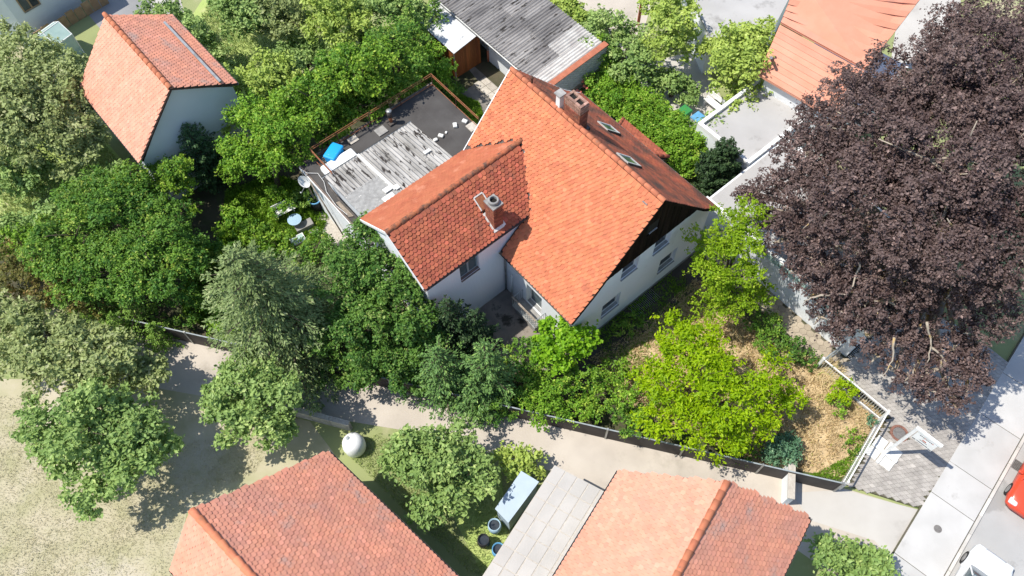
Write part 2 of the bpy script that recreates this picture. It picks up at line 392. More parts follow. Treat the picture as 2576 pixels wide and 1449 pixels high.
def sheet(name, pts, z, matname, kind='structure', thick=0.0):
    b = MB()
    P = [np.array([p[0], p[1], z]) for p in pts]
    ar = sum(P[k][0] * P[(k + 1) % len(P)][1] - P[(k + 1) % len(P)][0] * P[k][1] for k in range(len(P)))
    if ar < 0: P = P[::-1]
    if thick: b.prism([p - Z * thick for p in P], Z * thick)
    else: b.poly(P)
    o = b.build(name, matname)
    if kind: o['kind'] = kind
    return o

def px(*pts): return [at(x, y) for x, y in pts]

MESHES = {}
def piece(name, me, M, parent, matname=None):
    """one piece sharing mesh data, placed by a world matrix"""
    o = bpy.data.objects.new(name, me)
    link(o, parent, (0, 0, 0))
    ORG[o.name] = ORG[parent.name]
    o.matrix_basis = Matrix.Translation(Vector(-ORG[parent.name])) @ M
    return o

def frame(o, x, y, z):
    """world matrix from an origin and three axis vectors"""
    M = Matrix.Identity(4)
    for k in range(3): M[k][0], M[k][1], M[k][2], M[k][3] = x[k], y[k], z[k], o[k]
    return M

def local_mesh(name, V, F, matname, tint=0.0, smooth=False):
    me = bpy.data.meshes.new(name); me.from_pydata([tuple(v) for v in V], [], F); me.update(); me.polygons.foreach_set('use_smooth', np.full(len(me.polygons), smooth))
    at_ = me.attributes.new('tint', 'FLOAT', 'POINT'); at_.data.foreach_set('value', np.full(len(V), tint, np.float32))
    me.materials.append(MATS[matname]); return me

def wall_with_openings(b, outer, holes, O, U, V, N, depth):
    """planar wall: outer loop and rectangular holes in (u,v); reveals go along -N by depth. Adds to MB b"""
    bm = bmesh.new(); edges = []
    def loop(pts):
        vs = [bm.verts.new((p[0], p[1], 0)) for p in pts]
        for k in range(len(vs)): edges.append(bm.edges.new((vs[k], vs[(k + 1) % len(vs)])))
    loop(outer)
    for h in holes: loop([(h[0], h[2]), (h[1], h[2]), (h[1], h[3]), (h[0], h[3])])
    bmesh.ops.triangle_fill(bm, use_beauty=True, use_dissolve=False, edges=edges)
    flip = np.dot(np.cross(U, V), N) < 0
    for f in bm.faces:
        P = [v.co for v in f.verts]
        ar = sum(P[k].x * P[(k + 1) % len(P)].y - P[(k + 1) % len(P)].x * P[k].y for k in range(len(P)))
        if (ar < 0) != flip: P = P[::-1]
        b.poly([O + p.x * U + p.y * V for p in P])
    bm.free()
    for h in holes:
        c = [(h[0], h[2]), (h[1], h[2]), (h[1], h[3]), (h[0], h[3])]
        for k in range(4):
            p, q = c[k], c[(k + 1) % 4]
            P0 = O + p[0] * U + p[1] * V; P1 = O + q[0] * U + q[1] * V
            b.poly([P0, P1, P1 - N * depth, P0 - N * depth])

def window(parent, O, U, N, u0, u1, v0, v1, depth, mullion=True, sill='grey_sill', framem='white_paint', label=None, shutter=0.0, glass='glass_dark'):
    """a window set back in its opening: casing, glass, sill"""
    f = MB(); fw = 0.07
    base = O - N * depth
    def bar(a0, a1, b0, b1, t=0.06, off=0.0):
        f.box(base + a0 * U + b0 * Z + N * off, (a1 - a0) * U, N * t, (b1 - b0) * Z)
    bar(u0, u1, v0, v0 + fw); bar(u0, u1, v1 - fw, v1); bar(u0, u0 + fw, v0 + fw, v1 - fw); bar(u1 - fw, u1, v0 + fw, v1 - fw)
    if mullion: bar((u0 + u1) / 2 - 0.045, (u0 + u1) / 2 + 0.045, v0 + fw, v1 - fw, 0.065)
    w = f.build('window', framem, parent)
    if label: w['label'] = label
    xs = [u0 + fw, (u0 + u1) / 2 - 0.045, (u0 + u1) / 2 + 0.045, u1 - fw] if mullion else [u0 + fw, u1 - fw]
    for k in range(0, len(xs), 2):
        g = MB(); g.box(base + xs[k] * U + (v0 + fw) * Z + N * 0.02, (xs[k + 1] - xs[k]) * U, N * 0.012, (v1 - v0 - 2 * fw) * Z)
        g.build('pane', glass, w)
    s = MB()
    s.hexa([base + N * 0.06 + (u0) * U + (v0 - 0.0) * Z, base + N * 0.06 + u1 * U + v0 * Z, base + N * (depth + 0.06) + (u1) * U + (v0 - 0.05) * Z, base + N * (depth + 0.06) + u0 * U + (v0 - 0.05) * Z,
            base + N * 0.06 + u0 * U + (v0 + 0.03) * Z, base + N * 0.06 + u1 * U + (v0 + 0.03) * Z, base + N * (depth + 0.06) + u1 * U + (v0 - 0.02) * Z, base + N * (depth + 0.06) + u0 * U + (v0 - 0.02) * Z])
    s.build('sill', sill, w)
    if shutter:
        h = MB(); n = max(2, int((v1 - v0) * shutter / 0.05))
        for k in range(n):
            z1 = v1 - k * 0.05
            h.box(base + (u0 + 0.01) * U + (z1 - 0.047) * Z + N * 0.07, (u1 - u0 - 0.02) * U, N * 0.015, 0.046 * Z)
        h.build('roller_shutter', 'white_paint', w)
    return w

# ------------------------------------------------------------------ roof tiles
def tile_shape(w, L, t, round_):
    """flat clay tile, x across, y up the slope from the rounded lower edge, z out of the roof"""
    g = 0.004
    hw = w / 2 - g
    pts = [(hw, L), (-hw, L)]
    n = 6
    for k in range(n + 1):
        th = math.pi + math.pi * k / n
        pts.append((hw * math.cos(th), round_ + round_ * math.sin(th)))
    V = [(x, y, t) for x, y in pts] + [(x, y, 0) for x, y in pts[1:] + pts[:1]]
    N = len(pts)
    bot = {1 + k: N + k for k in range(N - 1)}; bot[0] = 2 * N - 1
    F = [list(range(N))]
    for k in range(1, N):
        k2 = (k + 1) % N
        F.append([k2, k, bot[k], bot[k2]])
    return np.array(V, float), F

TILE_MESH = {}
def tile_roof(roof, P0, u, up, n, length, run, w, gauge, mats, keep, t=0.022, round_=0.06, singles=0, pick=None, jitter=1.0, name='roof_tile', smooth=None):
    """rows of plain tiles on a plane. P0 lower left corner, u along the eave, up the slope, n outward.
    The first ones chosen by pick are single objects, the rest one joined part."""
    V, F = tile_shape(w, gauge * 1.75, t, round_)
    tilt = t * 1.25 / gauge
    cells = []
    rows = int(run / gauge) ; cols = int(length / w) + 1
    for r in range(rows):
        off = 0.5 * (r % 2)
        for c in range(cols):
            x = (c + off) * w + w / 2; y = r * gauge
            if x > length - w * 0.3 or x < w * 0.4: continue
            Pc = P0 + x * u + (y + gauge * 0.6) * up
            if keep(Pc, x, y + gauge * 0.6): cells.append((x, y))
    if not cells: return
    single = set()
    if singles:
        order = sorted(range(len(cells)), key=lambda k: pick(P0 + cells[k][0] * u + cells[k][1] * up))
        single = set(order[:singles])
    VV, LL, SS, TT = [], [], [], []
    base = 0
    key = (name, w, gauge, mats)
    if key not in TILE_MESH: TILE_MESH[key] = local_mesh(name, V, F, mats)
    me = TILE_MESH[key]
    fl = np.array([k for f in F for k in f], np.int32); fs = np.array([len(f) for f in F], np.int32)
    for k, (x, y) in enumerate(cells):
        jz = random.uniform(-1, 1) * 0.004 * jitter; jr = random.gauss(0, 0.012) * jitter; jx = random.gauss(0, 0.003) * jitter; jt = random.gauss(0, 0.012) * jitter
        ux = u * math.cos(jr) + up * math.sin(jr); uy = up * math.cos(jr) - u * math.sin(jr)
        uy2 = uy - n * (tilt + jt); uy2 = uy2 / np.linalg.norm(uy2)
        nn = np.cross(ux, uy2)
        o = P0 + (x + jx) * u + y * up + n * (0.02 + t * 1.25 + jz)
        if k in single:
            piece(name, me, frame(o, ux, uy2, nn), roof)
        else:
            VV.append(o + V[:, :1] * ux + V[:, 1:2] * uy2 + V[:, 2:] * nn)
            LL.append(fl + base); SS.append(fs); TT.append(np.full(len(V), random.random())); base += len(V)
    if VV:
        o = raw(name + 's', np.concatenate(VV), np.concatenate(LL), np.concatenate(SS), mats, roof, np.concatenate(TT))
        o['kind'] = 'stuff'

def ridge_row(roof, P, Q, matname, r=0.11, step=0.36, name='ridge_tile', up=Z):
    """half-round ridge tiles laid one over the next"""
    P, Q = np.asarray(P, float), np.asarray(Q, float)
    d = Q - P; L = np.linalg.norm(d); d = d / L
    side = np.cross(d, up); side /= np.linalg.norm(side); upv = np.cross(side, d)
    key = ('ridge', r, step, matname)
    if key not in TILE_MESH:
        n = 7; V = []; F = []
        for k, (y, rr) in enumerate(((0, r * 1.12), (step * 1.12, r * 0.88))):
            for lay, dr in ((0, 0), (1, -0.018)):
                for q in range(n):
                    th = math.pi * q / (n - 1)
                    V.append(((rr + dr) * math.cos(th), y, (rr + dr) * math.sin(th)))
        def id_(k, lay, q): return k * 2 * n + lay * n + q
        for q in range(n - 1):
            F.append([id_(0, 0, q), id_(0, 0, q + 1), id_(1, 0, q + 1), id_(1, 0, q)][::-1])
            F.append([id_(0, 0, q), id_(0, 0, q + 1), id_(0, 1, q + 1), id_(0, 1, q)])
        TILE_MESH[key] = local_mesh(name, V, F, matname, 0.0, True)
    me = TILE_MESH[key]
    k = 0; s = 0.0
    while s < L - step * 0.6:
        o = P + d * s + upv * random.uniform(-0.008, 0.008)
        piece(name, me, frame(o, side, d, upv), roof); s += step; k += 1

# ------------------------------------------------------------------ vegetation
def leaves(name, P, Nrm, D, size, matname, parent, tint, aspect=0.6, fold=0.25, kind=None):
    """one rhombic folded leaf per point: P centre, Nrm normal, D long axis"""
    n = len(P)
    D = D - Nrm * np.sum(D * Nrm, 1, keepdims=True); D /= np.linalg.norm(D, axis=1, keepdims=True) + 1e-9
    S = np.cross(Nrm, D)
    h = (size * 0.5)[:, None]; w = (size * 0.5 * aspect)[:, None]
    V = np.empty((n, 4, 3))
    V[:, 0] = P - D * h; V[:, 2] = P + D * h
    V[:, 1] = P + S * w + Nrm * w * fold; V[:, 3] = P - S * w + Nrm * w * fold
    loops = np.arange(n * 4).reshape(n, 4)
    tri = np.concatenate([loops[:, [0, 1, 2]], loops[:, [0, 2, 3]]], 1).ravel()
    return raw(name, V.reshape(-1, 3), tri, np.full(n * 2, 3), matname, parent, np.repeat(tint, 4), False)

def unit(v): return v / (np.linalg.norm(v, axis=-1, keepdims=True) + 1e-9)

def lobe_leaves(c, r, dens, leaf, squash=0.85, twig=0.45, per=16, low=-0.35, lump=0.22, upb=0.5):
    """leaf points on sprays that stick out of a lumpy lobe"""
    area = 2 * math.pi * r * r * 1.35
    nt = max(6, int(area * dens / per))
    d = unit(rng.normal(size=(nt * 2, 3))); d = d[d[:, 2] > low][:nt]; nt = len(d)
    k = unit(rng.normal(size=(7, 3)))
    l = np.max(d @ k.T, 1)                          # lumps
    rad = r * (1 - lump + lump * 1.6 * np.clip((l - 0.55) / 0.45, 0, 1)) * rng.uniform(0.80, 1.04, nt)
    inner = rng.random(nt) < 0.22; rad[inner] *= rng.uniform(0.45, 0.85, inner.sum())
    a = c + d * rad[:, None] * np.array([1, 1, squash])
    td = unit(d * 1.0 + rng.normal(size=(nt, 3)) * 0.55 + np.array([0, 0, 0.15]))
    tl = twig * rng.uniform(0.5, 1.15, nt) * min(1.0, 0.45 + r * 0.35)
    s = rng.random((nt, per))
    P = a[:, None, :] + td[:, None, :] * (s * tl[:, None])[:, :, None] + rng.normal(size=(nt, per, 3)) * leaf * 0.55
    Nn = unit(rng.normal(size=(nt, per, 3)) * 0.62 + d[:, None, :] * 0.45 + np.array([0, 0, upb]))
    Dd = unit(td[:, None, :] + rng.normal(size=(nt, per, 3)) * 0.7)
    ti = np.clip(rng.normal(0.44, 0.13, (nt, per)) + rng.normal(0, 0.17, (nt, 1)) + rng.normal(0, 0.15), 0, 0.95)
    old = rng.random((nt, per)) < 0.03; ti[old] = 1.0
    return P.reshape(-1, 3), Nn.reshape(-1, 3), Dd.reshape(-1, 3), ti.ravel()

def bent(p, q, sag=0.0, wob=0.12, n=5):
    p, q = np.asarray(p, float), np.asarray(q, float)
    L = np.linalg.norm(q - p); pts = []
    o1 = rng.normal(size=3) * wob * L
    for k in range(n):
        t = k / (n - 1)
        pts.append(p + (q - p) * t + o1 * math.sin(math.pi * t) * 0.5 + Z * sag * L * math.sin(math.pi * t))
    return pts

def tree(name, label, cat, base, lobes, matname, leaf=0.15, dens=170, barkm='bark', group=None, trunk=0.16, squash=0.85, twig=0.45,
         aspect=0.6, low=-0.35, per=16, lump=0.22, limbs=True, upb=0.5, shrink=True):
    """lobes: list of (photo x, photo y, height z, radius m)"""
    many = len(lobes) >= 5 and shrink
    lobes = [(at(x, y, z + (random.uniform(-0.45, 0.45) if many else 0)), r * (random.uniform(0.78, 0.98) if many else 1)) for x, y, z, r in lobes]
    b = at(*base) if len(base) == 2 else np.array(base, float)
    t = thing(name, (b[0], b[1], 0), label, cat, group)
    L = []
    for c, r in lobes:
        if r < 0.55:
            L.append(lobe_leaves(c, r, dens, leaf, squash, twig, per, low, lump, upb)); continue
        L.append(lobe_leaves(c, r * 0.66, dens * 0.40, leaf, squash, twig, per, low, lump, upb))
        k = int(7 + 3.2 * r)
        for q in range(k):
            zc = rng.uniform(-0.25, 1.0); ph = q * 2.39996 + rng.uniform(-0.4, 0.4); rr = math.sqrt(max(0, 1 - zc * zc))
            rs = r * rng.uniform(0.24, 0.46)
            cs = c + np.array([rr * math.cos(ph), rr * math.sin(ph), zc * squash]) * (r * rng.uniform(0.70, 1.12))
            L.append(lobe_leaves(cs, rs, dens * 1.1, leaf, 0.52, twig * 0.85, per, -0.2, lump, upb + 0.3))
    P, Nn, D, ti = (np.concatenate(k) for k in zip(*L))
    ok = P[:, 2] > 0.03
    P, Nn, D, ti = P[ok], Nn[ok], D[ok], ti[ok]
    sz = leaf * rng.uniform(0.5, 1.4, len(P))
    leaves('crown', P, Nn, D, sz, matname, t, ti, aspect)
    if limbs:
        mean = sum(c * r for c, r in lobes) / sum(r for c, r in lobes)
        fork = np.array([b[0], b[1], 0]) + (mean - np.array([b[0], b[1], 0])) * 0.45
        tb = MB(); tb.tube(bent((b[0], b[1], -0.1), fork, 0, 0.05), [trunk * 1.25, trunk, trunk * 0.92, trunk * 0.85, trunk * 0.8], 9)
        tk = tb.build('trunk', barkm, t, True)
        lb = MB()
        for c, r in lobes:
            e = c + Z * r * 0.15
            lb.tube(bent(fork, e, 0.05), [trunk * 0.62, trunk * 0.5, trunk * 0.4, trunk * 0.3, trunk * 0.16], 6)
            for q in range(4):
                d = unit(rng.normal(size=3) + np.array([0, 0, 0.4])); lb.tube(bent(e, e + d * r * 0.85, 0, 0.15, 4), [trunk * 0.2, trunk * 0.14, trunk * 0.1, trunk * 0.04], 5)
        lb.build('limbs', barkm, t, True)
    return t

def conifer(name, label, base, h, r0, matname, nb=160, leaf=0.16, aspect=0.34, droop=0.25, group=None, power=0.85, per=60, start=0.06, lean=(0, 0), barkm='bark', cat='tree', tipup=0.0, rag=(0.78, 1.12)):
    b = np.array([base[0], base[1], 0.0])
    t = thing(name, b, label, cat, group)
    ax = lambda s: b + Z * (h * s) + np.array([lean[0], lean[1], 0]) * s
    tr = MB(); tr.tube([ax(0) - Z * 0.1, ax(0.3), ax(0.6), ax(0.98)], [0.02 * h + 0.03, 0.015 * h + 0.02, 0.01 * h + 0.012, 0.008], 8)
    tr.build('trunk', barkm, t, True)
    PP, NN, DD, TT = [], [], [], []
    lb = MB(); ga = 2.399963
    for k in range(nb):
        s = start + (1 - start) * (k / nb) ** 1.15
        R0 = r0 * (1 - s) ** power * random.uniform(*rag) * (1 + 0.22 * math.sin(5.1 * s * h + 1.7 * k % 6.283 * 0.3)) + 0.05
        th = k * ga + random.uniform(-0.35, 0.35)
        d = np.array([math.cos(th), math.sin(th), 0.0])
        dr = droop * random.uniform(0.6, 1.4) * (1.25 - s)
        o = ax(s)
        def pt(q): return o + d * (R0 * q) + Z * (-dr * R0 * q * q * 1.1 + R0 * 0.22 * q + tipup * R0 * max(0, q - 0.6))
        if k % 2 == 0: lb.tube([o, pt(0.5), pt(0.95)], [0.012 + 0.01 * R0, 0.008 + 0.006 * R0, 0.004], 4, cap=False)
        m_ = max(8, int(per * (R0 / r0) ** 1.25))
        q = rng.random(m_) ** 0.6
        side = np.array([-d[1], d[0], 0])
        lat = rng.normal(size=m_) * 0.24 * R0 * (1.12 - q) + rng.normal(size=m_) * 0.03
        base_p = np.array([pt(x) for x in q])
        P = base_p + side * lat[:, None] + Z * (rng.normal(size=m_) * 0.045 - np.abs(lat) * 0.25)[:, None]
        D = unit(d + side * np.sign(lat)[:, None] * rng.uniform(0.2, 1.0, m_)[:, None] + Z * rng.uniform(-0.5, 0.25, m_)[:, None])
        N_ = unit(Z + rng.normal(size=(m_, 3)) * 0.5 + d * 0.2)
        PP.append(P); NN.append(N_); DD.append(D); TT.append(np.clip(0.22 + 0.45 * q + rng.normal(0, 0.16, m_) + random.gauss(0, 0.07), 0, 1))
    P = np.concatenate(PP); ok = P[:, 2] > 0.05
    leaves('crown', P[ok], np.concatenate(NN)[ok], np.concatenate(DD)[ok], leaf * rng.uniform(0.7, 1.3, ok.sum()), matname, t, np.concatenate(TT)[ok], aspect)
    lb.build('limbs', barkm, t)
    return t

def shrub(label, x, y, z, r, matname, leaf=0.12, dens=190, group=None, squash=0.8, name='shrub', extra=(), **kw):
    lob = [(x, y, z, r)] + [tuple(e) for e in extra]
    c = at(x, y, z)
    return tree(name, label, 'shrub', (c[0], c[1], 0), lob, matname, leaf, dens, group=group, trunk=0.035, squash=squash, twig=0.32, low=-0.6, **kw)

def inpoly(P, poly):
    x, y = P[:, 0], P[:, 1]; c = np.zeros(len(P), bool); n = len(poly)
    for i in range(n):
        x1, y1 = poly[i][0], poly[i][1]; x2, y2 = poly[(i + 1) % n][0], poly[(i + 1) % n][1]
        k = ((y1 > y) != (y2 > y)) & (x < (x2 - x1) * (y - y1) / (y2 - y1 + 1e-12) + x1); c ^= k
    return c

def grass(name, label, poly, n, h, matname, clump=0.5, avoid=(), flat=0.5):
    poly = [np.array(p[:2]) for p in poly]
    mn = np.min(poly, 0); mx = np.max(poly, 0)
    cl = rng.uniform(mn, mx, (max(8, int(n / 14)), 2))
    P = cl[rng.integers(0, len(cl), n * 2)] + rng.normal(size=(n * 2, 2)) * clump * 0.3
    ok = inpoly(P, poly)
    for a in avoid: ok &= ~inpoly(P, [np.array(p[:2]) for p in a])
    P = P[ok][:n]; n = len(P)
    hh = h * rng.uniform(0.5, 1.4, n)
    P3 = np.column_stack([P, hh * 0.42 + 0.012])
    D = unit(np.column_stack([rng.normal(size=(n, 2)) * flat, np.full(n, 1.0)]))
    N_ = unit(np.column_stack([rng.normal(size=(n, 2)), np.full(n, 0.6)]))
    o = leaves(name, P3, N_, D, hh, matname, None, np.clip(rng.normal(0.45, 0.25, n), 0, 1), 0.22)
    tag(o, label, 'grass', kind='stuff')
    return o

# =================================================================== GROUND
big = 700
structure(sheet('ground', [(-big, -big), (big, -big), (big, big), (-big, big)], 0.0, 'neighbour_ground'))
KERB0 = np.array([18.14, 5.02, 0]); KD = unit(np.array([0.665, 0.747, 0.0])); KN = np.array([KD[1], -KD[0], 0.0])
def K(s, n, z=0.0): return KERB0 + s * KD + n * KN + Z * z
# plot soil
PLOT = px((-60, 640), (1095, 5), (1500, -60), (1900, 430), (2490, 945), (2310, 1280), (2130, 1222), (430, 840), (-40, 735))
sheet('garden_soil', PLOT, 0.006, 'soil')
sheet('street', [K(-40, 0.0), K(60, 0.0), K(60, 7.5), K(-40, 7.5)], 0.012, 'asphalt')
LANE = [at(300, 815), at(2135, 1232), at(2330, 1290), at(2290, 1449), at(2100, 1449), at(2000, 1380), at(1560, 1290), at(1400, 1190), at(1270, 1150), at(1000, 1080), at(760, 1040), at(300, 960)]
sheet('lane', LANE, 0.010, 'lane')
sheet('driveway', px((1990, 1240), (2120, 1232), (2320, 1285), (2290, 1449), (2270, 1449), (2200, 1360), (2040, 1310)), 0.016, 'concrete_pale')
# pavement slabs along the street (each slab a piece)
pav = sheet('pavement', [K(-20, -0.16), K(40, -0.16), K(40, -2.25), K(-20, -2.25)], 0.085, 'joint_sand', thick=0.085)
def slab_piece(parent, name, P, u, v, lu, lv, h, matname, gap=0.008, tilt=0.0):
    key = (name, round(lu, 3), round(lv, 3), h, matname)
    if key not in MESHES:
        e = 0.012; x0, x1, y0, y1 = gap, lu - gap, gap, lv - gap
        Vv = [(x0, y0, 0), (x1, y0, 0), (x1, y1, 0), (x0, y1, 0), (x0, y0, h - e), (x1, y0, h - e), (x1, y1, h - e), (x0, y1, h - e),
              (x0 + e, y0 + e, h), (x1 - e, y0 + e, h), (x1 - e, y1 - e, h), (x0 + e, y1 - e, h)]
        Ff = [(0, 1, 5, 4), (1, 2, 6, 5), (2, 3, 7, 6), (3, 0, 4, 7), (4, 5, 9, 8), (5, 6, 10, 9), (6, 7, 11, 10), (7, 4, 8, 11), (8, 9, 10, 11)]
        MESHES[key] = local_mesh(name, Vv, Ff, matname)
    return piece(name, MESHES[key], frame(P, u, v, np.cross(u, v)), parent)
s = -6.0
for ln in (2.6, 2.6, 3.4, 1.8, 3.0, 2.6, 4.2, 2.6, 2.6, 3.0):
    slab_piece(pav, 'slab', K(s, -0.17, 0.098), KD, -KN, ln, 2.03, 0.02, 'pavement', 0.012); s += ln
kerb = sheet('kerb_bed', [K(-20, -0.15), K(40, -0.15), K(40, 0.0), K(-20, 0.0)], 0.05, 'joint_sand', thick=0.05)
for k in range(24):
    slab_piece(kerb, 'kerbstone', K(-6 + k, 0.0, 0.05), KD, -KN, 1.0, 0.15, 0.07, 'kerbstone', 0.006)

# forecourt of interlocking pavers
FORE = [at(2075, 905), at(2235, 1052), at(2133, 1222), at(2312, 1277), K(4.4, -2.05), K(10.7, -2.05), W(-8.95, 6.3), W(-8.95, 0.9)]
fore = sheet('forecourt', FORE, 0.05, 'joint_sand', thick=0.05)
def paver_mesh():
    pw, ph, h, g, dx = 0.21, 0.175, 0.055, 0.004, 0.028
    ys = [-0.5, -0.22, 0.22, 0.5]; xo = [-dx, -dx, dx, dx]
    right = [(pw / 2 - g + xo[k], ys[k] * ph + (g if k == 0 else -g if k == 3 else 0)) for k in range(4)]
    left = [(-pw / 2 + g + xo[k], right[k][1]) for k in range(4)]
    ring = right + left[::-1]
    n = len(ring); V = [(x, y, h) for x, y in ring] + [(x, y, 0) for x, y in ring]
    F = [list(range(n))] + [[(k + 1) % n, k, k + n, (k + 1) % n + n] for k in range(n)]
    return np.array(V), F, pw, ph
PV, PF, PW, PH = paver_mesh()
pm = local_mesh('paver', PV, PF, 'paver')
fc = [np.array(p[:2]) for p in FORE]
man_c = at(2260, 1092)
cand = []
mn = np.min(fc, 0); mx = np.max(fc, 0)
pu, pvv = -A, B
for i in range(-90, 90):
    for j in range(-90, 90):
        q = at(2240, 1080) + pu * (i + 0.5 * (j % 2)) * PW + pvv * j * PH
        cand.append(q)
cand = np.array(cand); cand = cand[inpoly(cand, fc)]
cand = cand[np.linalg.norm(cand[:, :2] - man_c[:2], axis=1) > 0.44]
sel = set(np.argsort(np.linalg.norm(cand[:, :2] - at(2235, 1190)[:2], axis=1))[:300].tolist())
VV, LL, SS, TT = [], [], [], []; base = 0
fl = np.array([k for f in PF for k in f], np.int32); fs = np.array([len(f) for f in PF], np.int32)
for k, q in enumerate(cand):
    zz = 0.05 + rng.normal(0, 0.0025)
    tx, ty = rng.normal(0, 0.012, 2)
    x = unit(pu + Z * tx); y = unit(pvv + Z * ty)
    if k in sel:
        piece('paver', pm, frame(q + Z * zz, x, y, np.cross(x, y)), fore)
    else:
        VV.append(q + Z * zz + PV[:, :1] * x + PV[:, 1:2] * y + PV[:, 2:] * Z); LL.append(fl + base); SS.append(fs); TT.append(np.full(len(PV), random.random())); base += len(PV)
raw('pavers', np.concatenate(VV), np.concatenate(LL), np.concatenate(SS), 'paver', fore, np.concatenate(TT))['kind'] = 'stuff'

# manhole
t = thing('manhole', man_c, 'round manhole cover with rusty ring set in grey pavers', 'manhole')
b = MB(); n = 28
for k in range(n):
    a0, a1 = 2 * math.pi * k / n, 2 * math.pi * (k + 1) / n
    c = lambda r, th, z: man_c + np.array([r * math.cos(th), r * math.sin(th), z])
    b.hexa([c(0.29, a0, 0.02), c(0.41, a0, 0.02), c(0.41, a1, 0.02), c(0.29, a1, 0.02), c(0.29, a0, 0.112), c(0.41, a0, 0.112), c(0.41, a1, 0.112), c(0.29, a1, 0.112)])
b.build('ring', 'iron_rust', t)
b = MB(); b.lathe(man_c, [(0.285, 0.02), (0.285, 0.104), (0.27, 0.108)], 28); b.build('lid', 'cast_iron', t)
b = MB()
for k in range(20):
    th = 2 * math.pi * k / 20; c = man_c + np.array([0.305 * math.cos(th), 0.305 * math.sin(th), 0])
    b.lathe(c, [(0.014, 0.1), (0.014, 0.1135)], 6)
b.build('vent_holes', 'soot_and_hollow', t)  # near-black discs: the dark inside the holes put into colour

# garden surfaces
STRAW = px((1480, 905), (1640, 800), (1750, 700), (1800, 745), (1860, 790), (1935, 850), (2085, 925), (2228, 1055), (2130, 1205), (1900, 1165), (1560, 1010))
sheet('dry_lawn', STRAW, 0.012, 'straw_ground')
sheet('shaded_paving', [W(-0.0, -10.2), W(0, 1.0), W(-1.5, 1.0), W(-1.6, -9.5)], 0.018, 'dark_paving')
sheet('terrace_floor', [W(-0.6, -8.75), W(4.75, -8.75), W(4.75, -12.6), W(1.2, -11.2), W(-0.6, -9.6)], 0.022, 'terrace')
LAWN = px((570, 480), (690, 440), (790, 470), (840, 520), (800, 610), (640, 640), (540, 660))
sheet('back_lawn', LAWN, 0.012, 'lawn_green')
YARD = [W(9.2, -4.9), W(16.5, -4.9), W(16.5, -1.0), W(20, -0.4), W(11.4, -0.4), W(11.4, 0), W(9.2, 0)]
sheet('back_yard', YARD, 0.012, 'yard')
YG = [W(12.4, -4.8), W(16.4, -4.8), W(17, -2.6), W(15.2, -2.0), W(13.2, -2.9)]
sheet('yard_grass', YG, 0.018, 'lawn_green')
pz = sheet('yard_slab_bed', [W(11.7, -0.45), W(16.6, -0.45), W(16.6, -1.35), W(11.7, -1.35)], 0.02, 'joint_sand')
for i in range(8):
    for j in range(2):
        slab_piece(pz, 'slab', W(11.75 + (i + 1) * 0.6, -1.33 + j * 0.45, 0.02), -A, B, 0.6, 0.44, 0.035, 'slab_pale')
sheet('side_terrace', px((790, 520), (850, 555), (930, 640), (900, 680), (800, 590)), 0.018, 'slab_pale')
# hexagonal slab path along the white garage
hexp = sheet('hex_path', [W(2.0, 0.35), W(2.0, 2.3), W(-3.0, 1.1), W(-9.6, 1.1), W(-9.6, -0.15), W(-1.7, 0.1)], 0.016, 'joint_sand')
hp = [np.array(p[:2]) for p in [W(2.0, 0.35), W(2.0, 2.3), W(-3.0, 1.1), W(-9.6, 1.1), W(-9.6, -0.15), W(-1.7, 0.1)]]
hr = 0.2
hv = [(hr * math.cos(k * math.pi / 3) * 0.965, hr * math.sin(k * math.pi / 3) * 0.965) for k in range(6)]
hm = local_mesh('hex_slab', [(x, y, 0.03) for x, y in hv] + [(x, y, 0) for x, y in hv], [list(range(6))] + [[(k + 1) % 6, k, k + 6, (k + 1) % 6 + 6] for k in range(6)], 'hex_slab')
q = []
for i in range(-40, 20):
    for j in range(-3, 12):
        q.append(W(i * hr * 1.5, (j + 0.5 * (i % 2)) * hr * math.sqrt(3)))
q = np.array(q); q = q[inpoly(q, hp)]
for p in q[:300]:
    x = unit(A + Z * rng.normal(0, 0.01)); y = unit(np.cross(Z, x))
    piece('hex_slab', hm, frame(p + Z * (0.018 + rng.normal(0, 0.003)), x, y, unit(np.cross(x, y))), hexp)

# neighbours' ground
sheet('side_court', px((2270, -40), (2420, -40), (2400, 200), (2240, 160)), 0.012, 'concrete_pale')
sheet('asphalt_road', px((195, 215), (300, 130), (225, 40), (280, -60), (395, -60), (380, 10), (420, 75), (290, 240)), 0.010, 'asphalt_dark')
sheet('road_verge', px((395, -60), (440, -60), (470, 60), (420, 75), (380, 10)), 0.014, 'concrete_pale')
sheet('dry_field', px((-200, 950), (430, 960), (560, 1010), (780, 1060), (840, 1140), (470, 1290), (420, 1560), (-200, 1560)), 0.006, 'dry_field')
sheet('orchard_lawn', px((470, 60), (560, -80), (1050, -80), (760, 150), (560, 260)), 0.006, 'lawn_pale')
sheet('garden_lawn', px((-100, 330), (220, 300), (330, 430), (300, 480), (-60, 640)), 0.006, 'lawn_pale')
sheet('side_lawn', px((1080, 1180), (1260, 1180), (1290, 1500), (1240, 1500)), 0.014, 'lawn_pale')
sheet('courtyard', px((1340, -60), (1660, -60), (1600, 140), (1570, 150), (1520, 60)), 0.008, 'lane')
sheet('neighbour_drive', px((1590, 170), (1700, 140), (1760, 130), (1850, 320), (1830, 420), (1750, 320), (1620, 240)), 0.010, 'concrete_pale')

